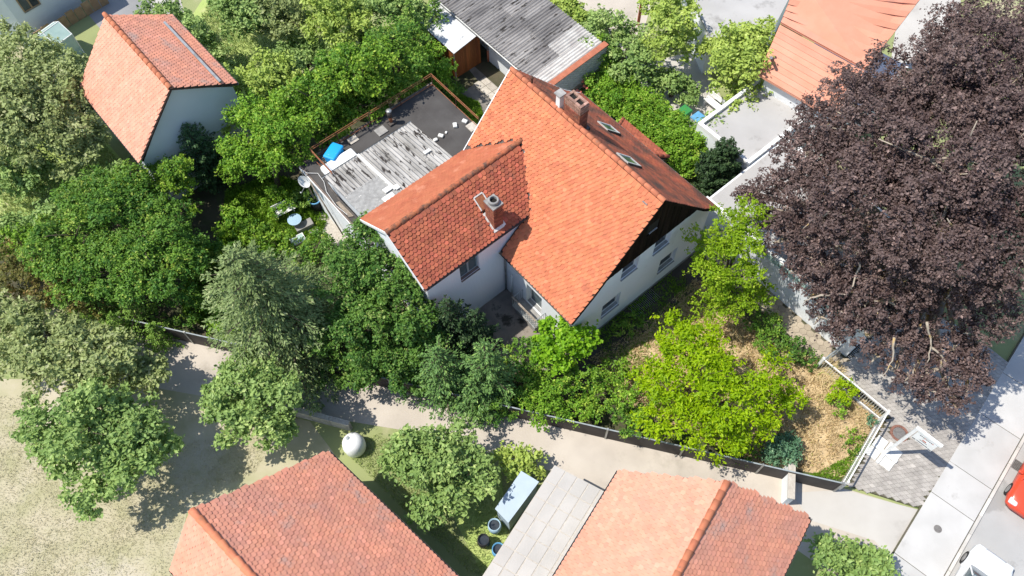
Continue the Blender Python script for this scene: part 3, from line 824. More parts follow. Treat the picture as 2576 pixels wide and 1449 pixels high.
# =================================================================== MAIN HOUSE
RZ, RB = 8.95, -4.4
KB, KZ = 3.4, 5.12          # kink half width, height
EB, EZ = 4.65, 3.98         # eave half width, height
def zmain(b):
    x = abs(b - RB)
    return RZ - (RZ - KZ) * x / KB if x < KB else KZ - (KZ - EZ) * (x - KB) / (EB - KB)
WA, WRZ, WEA, WEZ = 6.95, 7.30, 2.35, 5.60     # wing ridge a, height, half width, eave height
def zwing(a): return WRZ - (WRZ - WEZ) * abs(a - WA) / WEA
WB0 = -13.35                                    # free end of the wing roof
house = thing('house', W(4.5, -5, 0), 'large white house with orange tiled main roof, lower red tiled wing and two brick chimneys', 'house')

SW_B, MA1 = -8.75, 9.1
w = MB()
prof = lambda off: [(SW_B, 0.0), (SW_B, zmain(SW_B) - off), (RB - KB, KZ - off), (RB, RZ - off), (RB + KB, KZ - off), (0.0, zmain(0.0) - off), (0.0, 0.0)]
wins = [(-5.93, -4.87, 3.95, 5.14), (-3.88, -2.80, 3.93, 5.14), (-3.02, -1.84, 1.26, 2.50), (-6.85, -5.67, 1.36, 2.62), (-4.66, -4.16, 6.62, 7.32)]
wall_with_openings(w, prof(0.06), wins, W(0, 0), B, Z, -A, 0.24)
wall_with_openings(w, prof(0.06)[::-1], [], W(MA1, 0), B, Z, A, 0.2)
# south-west wall with the balcony door
wall_with_openings(w, [(0, 0), (4.9, 0), (4.9, zmain(SW_B) - 0.06), (0, zmain(SW_B) - 0.06)], [(2.12, 3.2, 0.85, 2.6)], W(0, SW_B), A, Z, -B, 0.3)
wall_with_openings(w, [(0, 0), (MA1, 0), (MA1, zmain(0) - 0.06), (0, zmain(0) - 0.06)], [], W(0, 0), A, Z, B, 0.2)
w.build('wall', 'render_white', house)
b = MB(); b.hb(-0.03, 0.0, SW_B, 0.0, 0.0, 0.22); b.hb(0, 1.5, SW_B - 0.03, SW_B, 0, 0.22); b.build('plinth', 'plinth', house)
lab = ['left window of the upper pair under dark boards', 'right window of the upper pair under dark boards', 'lower right ground floor window', 'lower left window with roller shutter mostly down', 'small attic window in dark boards']
for k, h in enumerate(wins):
    window(house, W(0, 0), B, -A, h[0], h[1], h[2], h[3], 0.24, mullion=False, label=lab[k], shutter=0.45 if k == 3 else 0.0)
# gable boarding
bd = MB(); bd.poly([W(-0.012, RB - 3.25, 5.22), W(-0.012, RB + 3.25, 5.22), W(-0.012, RB, zmain(RB) - 0.1)][::-1]); sid = bd.build('gable_boarding', 'soot_and_hollow', house)
bw = 0.142; k = 0; x = RB - 3.27
while x < RB + 3.27:
    x1 = x + bw - 0.008; xm = (x + x1) / 2
    top0 = min(zmain(x), zmain(x1)) - 0.07; z0 = 5.18 + random.uniform(-0.006, 0.006)
    lo = [(x, z0)]
    if top0 - z0 > 0.05 and not (-4.70 < x1 and x < -4.12):
        c = MB(); dep = 0.028 + random.uniform(0, 0.014)
        c.prism([W(-0.016, x, z0), W(-0.016, x1, z0), W(-0.016, x1, zmain(x1) - 0.07), W(-0.016, x, zmain(x) - 0.07)], -A * dep, random.random())
        c.build('board', 'board_dark', sid)
    elif top0 - z0 > 0.05:
        for za, zb in ((z0, 6.56), (7.36, top0)):
            c = MB(); c.prism([W(-0.016, x, za), W(-0.016, x1, za), W(-0.016, x1, zb), W(-0.016, x, zb)], -A * 0.034, random.random()); c.build('board', 'board_dark', sid)
    x += bw
# balcony door
d = window(house, W(0, SW_B), A, -B, 2.12, 3.2, 0.85, 2.6, 0.3, mullion=False, label='tall balcony door in white wall', glass='glass_sky')

# ---- roofs of the house
roof = None
b = MB()
a0, a1 = -0.2, 9.3
def deck(bl, profile, a0, a1, th=0.10):
    for (b0, z0), (b1, z1) in zip(profile[:-1], profile[1:]):
        bl.prism([W(a0, b0, z0), W(a0, b1, z1), W(a0, b1, z1 - th), W(a0, b0, z0 - th)], (a1 - a0) * A)
deck(b, [(RB - EB, EZ - 0.03), (RB - KB, KZ - 0.03), (RB, RZ - 0.03)], a0, 4.72)
deck(b, [(RB - 2.95, zmain(RB - 2.95) - 0.03), (RB, RZ - 0.03)], 4.72, a1)
deck(b, [(RB, RZ - 0.03), (RB + KB, KZ - 0.03), (RB + EB, EZ - 0.03)], a0, a1)
roof = b.build('main_roof', 'roof_deck', house)
cz = lambda P: -np.dot(CM[2], P - CAM) * -1
near = lambda P: np.linalg.norm(P - CAM)
def hab(P): q = P - HOUSE; return q @ A, q @ B
def keep_main_s(P, x, y):
    a, b_ = hab(P)
    z = P[2]
    if b_ > RB - 0.12: return False
    if a > 4.70 and z < WEZ + 0.05: return False
    if 4.55 < a < 9.36 and zwing(a) + 0.10 > zmain(b_): return False
    return a0 <= a <= a1
TW, TG = 0.198, 0.168
sl = lambda b0, z0, b1, z1: unit((b1 - b0) * B + (z1 - z0) * Z)
up = sl(RB - EB, EZ, RB - KB, KZ); n_ = np.cross(A, up); n_ = n_ if n_[2] > 0 else -n_
run1 = math.hypot(EB - KB, KZ - EZ); run2 = math.hypot(KB, RZ - KZ)
u_ = -A   # so that u x up points outward
def orient(u, upv):
    nn = np.cross(u, upv)
    return (u, nn) if nn[2] > 0 else (-u, -nn)
u, nn = orient(A, up)
P0 = W(a0, RB - EB, EZ) if np.dot(u, A) > 0 else W(a1, RB - EB, EZ)
tile_roof(roof, P0 - up * 0.06, u, up, nn, a1 - a0, run1 + 0.08, TW, TG, 'tile_orange', keep_main_s, t=0.03, round_=0.075, singles=40, pick=near)
up = sl(RB - KB, KZ, RB, RZ); u, nn = orient(A, up)
P0 = W(a0, RB - KB, KZ) if np.dot(u, A) > 0 else W(a1, RB - KB, KZ)
tile_roof(roof, P0, u, up, nn, a1 - a0, run2, TW, TG, 'tile_orange', keep_main_s, t=0.03, round_=0.075, singles=110, pick=near)
CH1 = (4.85, 5.80, -4.42, -3.94, 10.05)
SKY1, SKY2 = (5.5, 6.2, -1.75, -0.75), (2.3, 3.0, -3.95, -2.95)
def keep_n(P, x, y):
    a, b_ = hab(P)
    if b_ < RB + 0.12: return False
    if CH1[0] - 0.1 < a < CH1[1] + 0.1 and b_ < CH1[3] + 0.1: return False
    for s_ in (SKY1, SKY2):
        if s_[0] - 0.06 < a < s_[1] + 0.06 and s_[2] - 0.06 < b_ < s_[3] + 0.02: return False
    return a0 <= a <= a1
up = sl(RB + EB, EZ, RB + KB, KZ); u, nn = orient(A, up)
P0 = W(a0, RB + EB, EZ) if np.dot(u, A) > 0 else W(a1, RB + EB, EZ)
tile_roof(roof, P0 - up * 0.06, u, up, nn, a1 - a0, run1 + 0.08, TW, TG, 'tile_lichen', keep_n, singles=0, jitter=1.3, name='lichen_tile')
up = sl(RB + KB, KZ, RB, RZ); u, nn = orient(A, up)
P0 = W(a0, RB + KB, KZ) if np.dot(u, A) > 0 else W(a1, RB + KB, KZ)
tile_roof(roof, P0, u, up, nn, a1 - a0, run2, TW, TG, 'tile_lichen', keep_n, singles=0, jitter=1.3, name='lichen_tile')
ridge_row(roof, W(a0 - 0.02, RB, RZ - 0.01), W(a1, RB, RZ - 0.01), 'ridge_orange', 0.115, 0.38)
# gutters, verge boards
b = MB()
def half_gutter(bl, P, Q, r=0.075, n=7, th=0.008):
    P, Q = np.asarray(P, float), np.asarray(Q, float); d = unit(Q - P); s_ = np.cross(d, Z)
    ring = [math.pi + math.pi * k / n for k in range(n + 1)]
    for k in range(n):
        for rr, fl_ in ((r, 1), (r - th, -1)):
            p = [P + s_ * rr * math.cos(ring[k]) + Z * rr * math.sin(ring[k]), P + s_ * rr * math.cos(ring[k + 1]) + Z * rr * math.sin(ring[k + 1])]
            q = [p[0] + (Q - P), p[1] + (Q - P)]
            bl.poly([p[0], p[1], q[1], q[0]][::fl_])
half_gutter(b, W(-0.22, RB + EB + 0.05, EZ - 0.02), W(9.35, RB + EB + 0.05, EZ - 0.02))
b.build('gutter', 'zinc', house)
b = MB(); half_gutter(b, W(-0.22, RB - EB - 0.05, EZ - 0.02), W(4.72, RB - EB - 0.05, EZ - 0.02)); b.build('gutter', 'gutter_old', house)
for side in (-1, 1):
    vb = MB()
    pr = [(RB + side * EB, EZ), (RB + side * KB, KZ), (RB, RZ)]
    for (b0, z0), (b1, z1) in zip(pr[:-1], pr[1:]):
        if side == 1 or True:
            vb.prism([W(a1, b0, z0 - 0.10), W(a1, b1, z1 - 0.10), W(a1, b1, z1 + 0.075), W(a1, b0, z0 + 0.075)], A * 0.05)
    vb.build('verge_board', 'white_paint', house)
    vb = MB()
    for (b0, z0), (b1, z1) in zip(pr[:-1], pr[1:]):
        vb.prism([W(a0 - 0.005, b0, z0 - 0.14), W(a0 - 0.005, b1, z1 - 0.14), W(a0 - 0.005, b1, z1 + 0.02), W(a0 - 0.005, b0, z0 + 0.02)], -A * 0.022)
    vb.build('verge_board', 'board_dark', house)
# valley flashings
fb = MB()
for sgn in (-1, 1):
    pts = []
    for q in range(9):
        a = WA + sgn * (WEA + 0.1) * q / 8
        zw = zwing(a) + 0.02
        bb = RB - (RZ - zw) * KB / (RZ - KZ) if zw > KZ else RB - KB - (KZ - zw) * (EB - KB) / (KZ - EZ)
        pts.append((a, bb, zw))
    for (p, q) in zip(pts[:-1], pts[1:]):
        nrm = 0.012
        fb.poly([W(p[0], p[1] + 0.16, p[2] + 0.16 * 1.12 + 0.01), W(p[0], p[1], p[2] + 0.01), W(q[0], q[1], q[2] + 0.01), W(q[0], q[1] + 0.16, q[2] + 0.16 * 1.12 + 0.01)])
fb.build('valley_flashing', 'lead_dark', house)
fb = MB()
for q in range(16):
    a = WA - (WEA) * (q + random.random()) / 17; zw = zwing(a) + 0.03
    bb = RB - (RZ - zw) * KB / (RZ - KZ) + 0.13
    s_ = random.uniform(0.03, 0.07)
    fb.box(W(a, bb, zmain(bb) + 0.02), A * s_ * 1.8, B * s_, Z * 0.03)
fb.build('valley_mortar', 'mortar_white', house)

# ---- wing
ww = MB(); WSE, WNW, WEND = 4.75, 9.12, -13.15
wall_with_openings(ww, [(WEND, 0), (SW_B, 0), (SW_B + 0.9, 3.9), (SW_B + 1.6, zwing(WSE) - 0.09), (WEND, zwing(WSE) - 0.09)], [(-11.36, -10.28, 3.78, 4.98)], W(WSE, 0), B, Z, -A, 0.2)
ww.build('wing_wall', 'render_ribbed', house)
ww = MB()
wall_with_openings(ww, [(WSE, 0), (WNW, 0), (WNW, zwing(WNW) - 0.08), (WA, WRZ - 0.09), (WSE, zwing(WSE) - 0.08)], [], W(0, WEND), A, Z, -B, 0.2)
wall_with_openings(ww, [(WEND, 0), (SW_B, 0), (SW_B, zwing(WNW) - 0.08), (WEND, zwing(WNW) - 0.08)], [], W(WNW, 0), B, Z, A, 0.2)
ww.build('wing_end_wall', 'render_white', house)
window(house, W(WSE, 0), B, -A, -11.36, -10.28, 3.78, 4.98, 0.2, mullion=True, framem='grey_paint', sill='gutter_old', label='grey framed double window under the wing eave', glass='glass_sky')
b = MB()
wb1 = lambda a: RB - (RZ - zwing(a)) * KB / (RZ - KZ) + 0.25
for aa, bbx in ((WA - WEA, 1), (WA + WEA, 1)):
    zz = lambda a: zwing(a) - 0.03
    e = wb1(WA); f_ = RB - (RZ - WEZ) * KB / (RZ - KZ) - 0.02
    b.prism([W(aa, WB0, WEZ - 0.03), W(aa, f_, WEZ - 0.03), W(WA, e - 0.3, WRZ - 0.03), W(WA, WB0, WRZ - 0.03)], -Z * 0.09)
wroof = b.build('wing_roof', 'roof_deck', house)
CH2 = (4.83, 5.43, -9.23, -8.72, 7.42)
HATCH = (5.62, 6.14, -9.27, -8.80)
def keep_wing(P, x, y):
    a, b_ = hab(P)
    if b_ > -4: return False
    if zmain(b_) - 0.02 > zwing(a) and b_ > RB - KB - 0.1: return False
    if CH2[0] - 0.09 < a < CH2[1] + 0.12 and CH2[2] - 0.1 < b_ < CH2[3] + 0.08: return False
    if HATCH[0] - 0.02 < a < HATCH[1] + 0.02 and HATCH[2] - 0.02 < b_ < HATCH[3] + 0.02: return False
    return b_ > WB0 and abs(a - WA) > 0.10
wrun = math.hypot(WEA, WRZ - WEZ)
up = unit(WEA * A + (WRZ - WEZ) * Z); u, nn = orient(B, up)
P0 = W(WA - WEA, WB0, WEZ) if np.dot(u, B) > 0 else W(WA - WEA, WB0 + 8.4, WEZ)
tile_roof(wroof, P0 - up * 0.05, u, up, nn, 8.4, wrun + 0.05, 0.205, 0.172, 'tile_red', keep_wing, t=0.03, round_=0.085, singles=150, pick=near, jitter=1.5, name='round_tile')
up = unit(-WEA * A + (WRZ - WEZ) * Z); u, nn = orient(B, up)
P0 = W(WA + WEA, WB0, WEZ) if np.dot(u, B) > 0 else W(WA + WEA, WB0 + 8.4, WEZ)
tile_roof(wroof, P0 - up * 0.05, u, up, nn, 8.4, wrun + 0.05, 0.205, 0.16, 'tile_smooth', keep_wing, t=0.016, round_=0.05, singles=0, jitter=0.6, name='weathered_tile')
ridge_row(wroof, W(WA, WB0 - 0.02, WRZ - 0.015), W(WA, -5.75, WRZ - 0.015), 'ridge_mossy', 0.115, 0.4)
b = MB(); half_gutter(b, W(WA - WEA - 0.06, WB0, WEZ - 0.04), W(WA - WEA - 0.06, -7.4, WEZ - 0.04)); b.build('gutter', 'gutter_old', house)
b = MB()
for sg in (-1, 1):
    b.prism([W(WA + sg * WEA, WB0, WEZ - 0.13), W(WA, WB0, WRZ - 0.13), W(WA, WB0, WRZ + 0.05), W(WA + sg * WEA, WB0, WEZ + 0.05)], -B * 0.04)
b.build('verge_board', 'white_paint', house)
# roof hatch
ht = MB(); q = lambda a, b_, dz: W(a, b_, zwing(a) + dz)
ht.hexa([q(HATCH[0], HATCH[2], 0), q(HATCH[0], HATCH[3], 0), q(HATCH[1], HATCH[3], 0), q(HATCH[1], HATCH[2], 0), q(HATCH[0], HATCH[2], 0.12), q(HATCH[0], HATCH[3], 0.12), q(HATCH[1], HATCH[3], 0.12), q(HATCH[1], HATCH[2], 0.12)])
hh = ht.build('roof_hatch', 'rust', house)
ht = MB()
for (x0, x1, y0, y1) in ((HATCH[0], HATCH[1], HATCH[2] - 0.03, HATCH[2] + 0.02), (HATCH[0], HATCH[1], HATCH[3] - 0.02, HATCH[3] + 0.03), (HATCH[1] - 0.02, HATCH[1] + 0.03, HATCH[2], HATCH[3])):
    ht.hexa([q(x0, y0, 0.1), q(x0, y1, 0.1), q(x1, y1, 0.1), q(x1, y0, 0.1), q(x0, y0, 0.15), q(x0, y1, 0.15), q(x1, y1, 0.15), q(x1, y0, 0.15)])
ht.build('hatch_rim', 'mortar_white', hh)

# ---- chimneys built of bricks
def brick_chimney(parent, a0, a1, b0, b1, z0, z1, matname, label, flues, capm='brick_old'):
    core = MB(); core.hb(a0 + 0.02, a1 - 0.02, b0 + 0.02, b1 - 0.02, z0, z1 - 0.02)
    ch = core.build('chimney', 'mortar', parent); ch['label'] = label
    bl, bh, bt = 0.25, 0.078, 0.115; g = 0.012
    key = ('brick', matname)
    def mk(mn):
        k = ('brick', mn)
        if k not in MESHES:
            L_, T_, H_ = bl - g, bt, bh - g; e = 0.006
            V = [(x, y, z) for z in (0, H_) for x, y in ((0, 0), (L_, 0), (L_, T_), (0, T_))]
            MESHES[k] = local_mesh('brick', V, [(3, 2, 1, 0), (4, 5, 6, 7), (0, 1, 5, 4), (1, 2, 6, 5), (2, 3, 7, 6), (3, 0, 4, 7)], mn)
        return MESHES[k]
    rows = int((z1 - z0) / bh)
    for r in range(rows):
        z = z1 - (r + 1) * bh
        mn = capm if r < 5 else matname
        out = 0.02 if r in (0, 1, 5) else 0.0
        for (o, u, L_) in ((W(a0 - out, b0 - out, z), B, b1 - b0 + 2 * out), (W(a1 + out, b0 - out, z), -A, a1 - a0 + 2 * out), (W(a0 - out, b1 + out, z), A, a1 - a0 + 2 * out), (W(a1 + out, b1 + out, z), -B, b1 - b0 + 2 * out)):
            inn = np.cross(Z, u) if np.dot(np.cross(Z, u), W((a0 + a1) / 2, (b0 + b1) / 2, z) - o) > 0 else -np.cross(Z, u)
            nb = max(2, round(L_ / bl)); st = L_ / nb; off = 0.5 * (r % 2)
            for k in range(nb + (1 if off else 0)):
                x0_ = max(0.0, (k - off) * st); x1_ = min(L_, (k + 1 - off) * st)
                if x1_ - x0_ < 0.03: continue
                sc = (x1_ - x0_ - g) / (bl - g)
                dj = random.uniform(-0.004, 0.004)
                X = u * sc; Y = inn
                M = frame(o + u * (x0_ + g / 2) + inn * dj, X, Y, Z)
                piece('brick', mk(mn), M, ch)
    # flue openings and the brick ring on top
    fl_ = MB()
    for (fa0, fa1, fb0, fb1) in flues: fl_.hb(fa0, fa1, fb0, fb1, z1 - 0.05, z1 + 0.006)
    if flues: fl_.build('flue', 'soot_and_hollow', ch)
    return ch
c1 = brick_chimney(house, *CH1[:4], 8.35, CH1[4], 'brick_red', 'broad double flue brick chimney on the main ridge', [])
# raised cap bricks round the two flues
cap = [(4.85, 4.97, -4.42, -3.94), (5.68, 5.80, -4.42, -3.94), (5.27, 5.38, -4.30, -4.06), (4.97, 5.68, -4.42, -4.30), (4.97, 5.68, -4.06, -3.94)]
for (x0, x1, y0, y1) in cap:
    nx = max(1, round((x1 - x0) / 0.24)); ny = max(1, round((y1 - y0) / 0.24))
    for i in range(nx):
        for j in range(ny):
            c = MB(); c.hb(x0 + (x1 - x0) * i / nx + 0.004, x0 + (x1 - x0) * (i + 1) / nx - 0.004, y0 + (y1 - y0) * j / ny + 0.004, y0 + (y1 - y0) * (j + 1) / ny - 0.004, 10.05, 10.125 + random.uniform(-0.006, 0.006), random.random()); c.build('cap_brick', 'brick_old', c1)
b = MB(); b.hb(4.98, 5.67, -4.29, -4.07, 10.03, 10.056); b.build('flue', 'soot_and_hollow', c1)
b = MB(); b.hb(CH1[0] - 0.1, CH1[1] + 0.1, CH1[2] + 0.2, CH1[3] + 0.14, zmain(CH1[3]) - 0.35, zmain(CH1[3]) + 0.12); b.build('flashing', 'lead_dark', c1)
c2 = brick_chimney(house, *CH2[:4], 5.45, CH2[4] - 0.1, 'brick_red', 'small square brick chimney with round concrete pot on the wing', [], capm='brick_red')
cc = W((CH2[0] + CH2[1]) / 2, (CH2[2] + CH2[3]) / 2, CH2[4] - 0.1)
b = MB(); b.hb(CH2[0] - 0.03, CH2[1] + 0.03, CH2[2] - 0.03, CH2[3] + 0.03, CH2[4] - 0.1, CH2[4] - 0.02)
b.lathe(cc, [(0.24, 0.08), (0.245, 0.24), (0.22, 0.27), (0.165, 0.27), (0.16, 0.1)], 20); b.build('chimney_pot', 'concrete', c2)
b = MB(); b.lathe(cc, [(0.158, 0.082), (0.158, 0.12)], 16); b.build('flue', 'soot_and_hollow', c2)
b = MB()
for (x0, x1, y0, y1) in ((CH2[0] - 0.10, CH2[0], CH2[2] - 0.08, CH2[3] + 0.08), (CH2[1], CH2[1] + 0.10, CH2[2] - 0.08, CH2[3] + 0.08), (CH2[0], CH2[1], CH2[2] - 0.08, CH2[2]), (CH2[0], CH2[1], CH2[3], CH2[3] + 0.08)):
    b.hexa([q(x0, y0, -0.02), q(x0, y1, -0.02), q(x1, y1, -0.02), q(x1, y0, -0.02), q(x0, y0, 0.085), q(x0, y1, 0.085), q(x1, y1, 0.085), q(x1, y0, 0.085)])
b.build('flashing', 'mortar_white', c2)
# vents beside the big chimney
b = MB(); b.hb(6.12, 6.36, -4.40, -4.16, 8.7, 9.75); v1 = b.build('roof_vent', 'white_paint', house); v1['label'] = 'white vent shaft with square concrete cap'
b = MB(); b.hb(6.05, 6.43, -4.47, -4.09, 9.75, 9.81); b.build('vent_cap', 'concrete', v1)
b = MB(); b.tube([W(8.0, -4.33, 8.7), W(8.0, -4.33, 9.35)], 0.05, 10); b.lathe(W(8.0, -4.33, 9.32), [(0.085, 0), (0.085, 0.05), (0.02, 0.09)], 12); b.build('vent_pipe', 'rust_dark', house)
# skylights
for s_ in (SKY1, SKY2):
    b = MB(); qq = lambda a, b_, dz: W(a, b_, zmain(b_) + dz)
    e = 0.07
    for (x0, x1, y0, y1) in ((s_[0], s_[1], s_[2], s_[2] + e), (s_[0], s_[1], s_[3] - e, s_[3]), (s_[0], s_[0] + e, s_[2] + e, s_[3] - e), (s_[1] - e, s_[1], s_[2] + e, s_[3] - e)):
        b.hexa([qq(x0, y0, 0), qq(x0, y1, 0), qq(x1, y1, 0), qq(x1, y0, 0), qq(x0, y0, 0.20), qq(x0, y1, 0.20), qq(x1, y1, 0.20), qq(x1, y0, 0.20)])
    sk = b.build('skylight', 'white_paint', house)
    b = MB(); b.hexa([qq(s_[0] + e, s_[2] + e, 0.1), qq(s_[0] + e, s_[3] - e, 0.1), qq(s_[1] - e, s_[3] - e, 0.1), qq(s_[1] - e, s_[2] + e, 0.1), qq(s_[0] + e, s_[2] + e, 0.16), qq(s_[0] + e, s_[3] - e, 0.16), qq(s_[1] - e, s_[3] - e, 0.16), qq(s_[1] - e, s_[2] + e, 0.16)])
    b.build('pane', 'glass_sky', sk)
    b = MB(); b.hexa([qq(s_[0] - 0.05, s_[2], 0.0), qq(s_[0] - 0.05, s_[3], 0), qq(s_[0] - 0.004, s_[3], 0), qq(s_[0] - 0.004, s_[2], 0), qq(s_[0] - 0.05, s_[2], 0.19), qq(s_[0] - 0.05, s_[3], 0.19), qq(s_[0] - 0.004, s_[3], 0.19), qq(s_[0] - 0.004, s_[2], 0.19)])
    b.build('side_cladding', 'lead_dark', sk)
# small bird-like bracket near the ridge end
b = MB(); b.box(W(0.28, RB - 0.42, zmain(RB - 0.42) + 0.06), A * 0.26, -B * 0.05, Z * 0.05); b.build('roof_hook', 'zinc', house)
# downpipes
for (a, b_, zt) in ((4.68, SW_B - 0.07, 3.9), (0.12, SW_B - 0.08, 3.9)):
    c = MB(); c.tube([W(a, b_, zt), W(a, b_, 0.0)], 0.045, 10); c.build('downpipe', 'zinc', house, True)
c = MB(); c.tube([W(4.24, SW_B - 0.06, 2.0), W(4.24, SW_B - 0.06, 0.2)], 0.045, 10); c.tube([W(4.24, SW_B - 0.02, 2.0), W(4.24, SW_B - 0.11, 2.0)], 0.06, 12); c.build('vent_duct', 'white_paint', house, True)

# balcony
b = MB(); b.hb(1.80, 3.50, -9.42, SW_B - 0.002, 0.66, 0.80); b.hb(1.9, 3.4, -9.3, -8.9, 0.0, 0.66)
bal = b.build('balcony', 'concrete', house)
b = MB()
rp = [(1.82, SW_B), (1.82, -9.40), (3.48, -9.40), (3.48, SW_B)]
for p, q_ in zip(rp[:-1], rp[1:]):
    for z in (1.62, 0.86): b.tube([W(*p, z), W(*q_, z)], 0.02 if z > 1 else 0.012, 6)
for (a, b_) in rp: b.tube([W(a, b_, 0.8), W(a, b_, 1.63)], 0.016, 6)
b.build('railing', 'grey_paint', bal)
b = MB(); b.box(W(1.79, -9.45, 1.64), A * 1.72, B * 0.09, Z * 0.03); b.build('handrail', 'wood_grey', bal)
for k in range(1, 12):
    c = MB(); a = 1.82 + 1.66 * k / 12; c.tube([W(a, -9.40, 0.86), W(a, -9.40, 1.62)], 0.009, 4); c.build('baluster', 'grey_paint', bal)
for k in range(1, 5):
    for a in (1.82, 3.48):
        c = MB(); b_ = SW_B - 0.65 * k / 5; c.tube([W(a, b_, 0.86), W(a, b_, 1.62)], 0.009, 4); c.build('baluster', 'grey_paint', bal)
b = MB()
for k in range(9):
    a = 1.9 + k * 0.18
    for sg in (-1, 1): b.tube([W(a - 0.07 * sg, -9.405, 0.98), W(a + 0.07 * sg, -9.405, 1.2)], 0.008, 4)
b.build('lattice', 'grey_paint', bal)
# light well grating at the gable wall
t = sheet('light_well', [W(-0.05, -4.9), W(-0.75, -4.9), W(-0.75, -3.2), W(-0.05, -3.2)], 0.03, 'soot_and_hollow')  # flat dark sheet: shade of the well's depth put into colour
for k in range(18):
    c = MB(); c.box(W(-0.05, -4.88 + k * 0.095, 0.03), -A * 0.68, B * 0.02, Z * 0.03); c.build('grate_bar', 'zinc', t)
# porch roof on the far side
pr = MB(); PEZ, PTZ = 2.55, 3.35
pr.prism([W(4.1, 1.75, PEZ), W(7.45, 1.75, PEZ), W(6.6, 0.0, PTZ), W(4.9, 0.0, PTZ)], -Z * 0.08)
pr.prism([W(7.45, 1.75, PEZ), W(7.45, 0.0, PEZ), W(6.6, 0.0, PTZ)], -Z * 0.08)
pr.prism([W(4.1, 0.0, PEZ), W(4.1, 1.75, PEZ), W(4.9, 0.0, PTZ)], -Z * 0.08)
porch = pr.build('porch_roof', 'roof_deck', house)
up = unit(-1.75 * B + (PTZ - PEZ) * Z); u, nn = orient(A, up)
P0 = W(4.1, 1.75, PEZ) if np.dot(u, A) > 0 else W(7.45, 1.75, PEZ)
def kp(P, x, y):
    a, b_ = hab(P); t_ = (1.75 - b_) / 1.75; return 4.1 + 0.8 * t_ <= a <= 7.45 - 0.85 * t_
tile_roof(porch, P0, u, up, nn, 3.35, math.hypot(1.75, PTZ - PEZ), TW, TG, 'tile_red', kp, singles=0, name='porch_tile')
ridge_row(porch, W(7.45, 1.75, PEZ), W(6.6, 0.0, PTZ), 'tile_red', 0.1, 0.36, 'hip_tile')
ridge_row(porch, W(4.1, 1.75, PEZ), W(4.9, 0.0, PTZ), 'tile_red', 0.1, 0.36, 'hip_tile')
for a in (4.3, 7.2):
    c = MB(); c.tube([W(a, 1.55, 0), W(a, 1.55, 2.5)], 0.06, 8); c.build('porch_post', 'white_paint', house)

# =================================================================== FLAT-ROOFED ANNEX
FZ = 3.6
FA0, FA1, FB0, FB1 = 9.16, 15.3, -13.3, -4.95
annex = thing('annex', W(12.2, -9, 0), 'flat black felt roofed white annex with rusty railing behind the red wing', 'annex')
b = MB()
wall_with_openings(b, [(FA0, 0), (FA1 - 0.15, 0), (FA1 - 0.15, FZ - 0.16), (FA0, FZ - 0.16)], [], W(0, FB0 + 0.15), A, Z, -B, 0.2)
wall_with_openings(b, [(FB0 + 0.15, 0), (FB1 - 0.1, 0), (FB1 - 0.1, FZ - 0.16), (FB0 + 0.15, FZ - 0.16)], [], W(FA1 - 0.15, 0), B, Z, A, 0.2)
wall_with_openings(b, [(FA0, 0), (FA1 - 0.15, 0), (FA1 - 0.15, FZ - 0.16), (FA0, FZ - 0.16)], [], W(0, FB1 - 0.1), A, Z, B, 0.2)
b.build('wall', 'render_white', annex)
b = MB(); b.hb(FA0, FA1, FB0, FB1, FZ - 0.16, FZ); fr = b.build('flat_roof', 'felt_black', annex)
x = FB0; ks = 0
while x < FB1 - 0.1:
    x1 = min(FB1, x + 0.98)
    c = MB(); c.hb(FA0 + 0.02, FA1 - 0.02, x, x1 + 0.06 if x1 < FB1 else x1, FZ + 0.001, FZ + 0.006 + 0.0025 * (ks % 2), random.random()); ks += 1
    c.build('felt_strip', 'felt_black', fr); x = x1
b = MB(); b.hb(FA0 + 0.3, FA1, FB0 - 0.05, FB0 + 0.03, FZ - 0.1, FZ + 0.06); b.hb(FA1 - 0.06, FA1 + 0.04, FB0 - 0.05, FB1, FZ - 0.1, FZ + 0.05); b.build('roof_edge', 'gutter_old', annex)
b = MB(); b.hb(FA0 + 0.3, FA1 - 0.1, FB0 - 0.09, FB0 - 0.052, FZ - 0.14, FZ + 0.02); b.build('edge_trim', 'white_paint', annex)
# railing
ra, rb, rr = FA1 - 0.18, FB1 - 0.08, FB0 + 0.75
posts = [(ra, rr), (ra, -11.0), (ra, -9.05), (ra, -7.1), (ra, rb), (13.1, rb), (11.2, rb)]
rail = MB()
for z, q_ in ((0.90, 0.02), (0.76, 0.018), (0.12, 0.018)):
    rail.tube([W(ra, rr, FZ + z), W(ra, rb, FZ + z)], q_, 6); rail.tube([W(ra, rb, FZ + z), W(11.2, rb, FZ + z)], q_, 6); rail.tube([W(ra, rr, FZ + z), W(13.2, rr, FZ + z)], q_, 6)
rl = rail.build('railing', 'rust', annex)
for (a, b_) in posts:
    c = MB(); c.tube([W(a, b_, FZ), W(a, b_, FZ + 0.91)], 0.022, 6); c.build('post', 'rust_dark', rl)
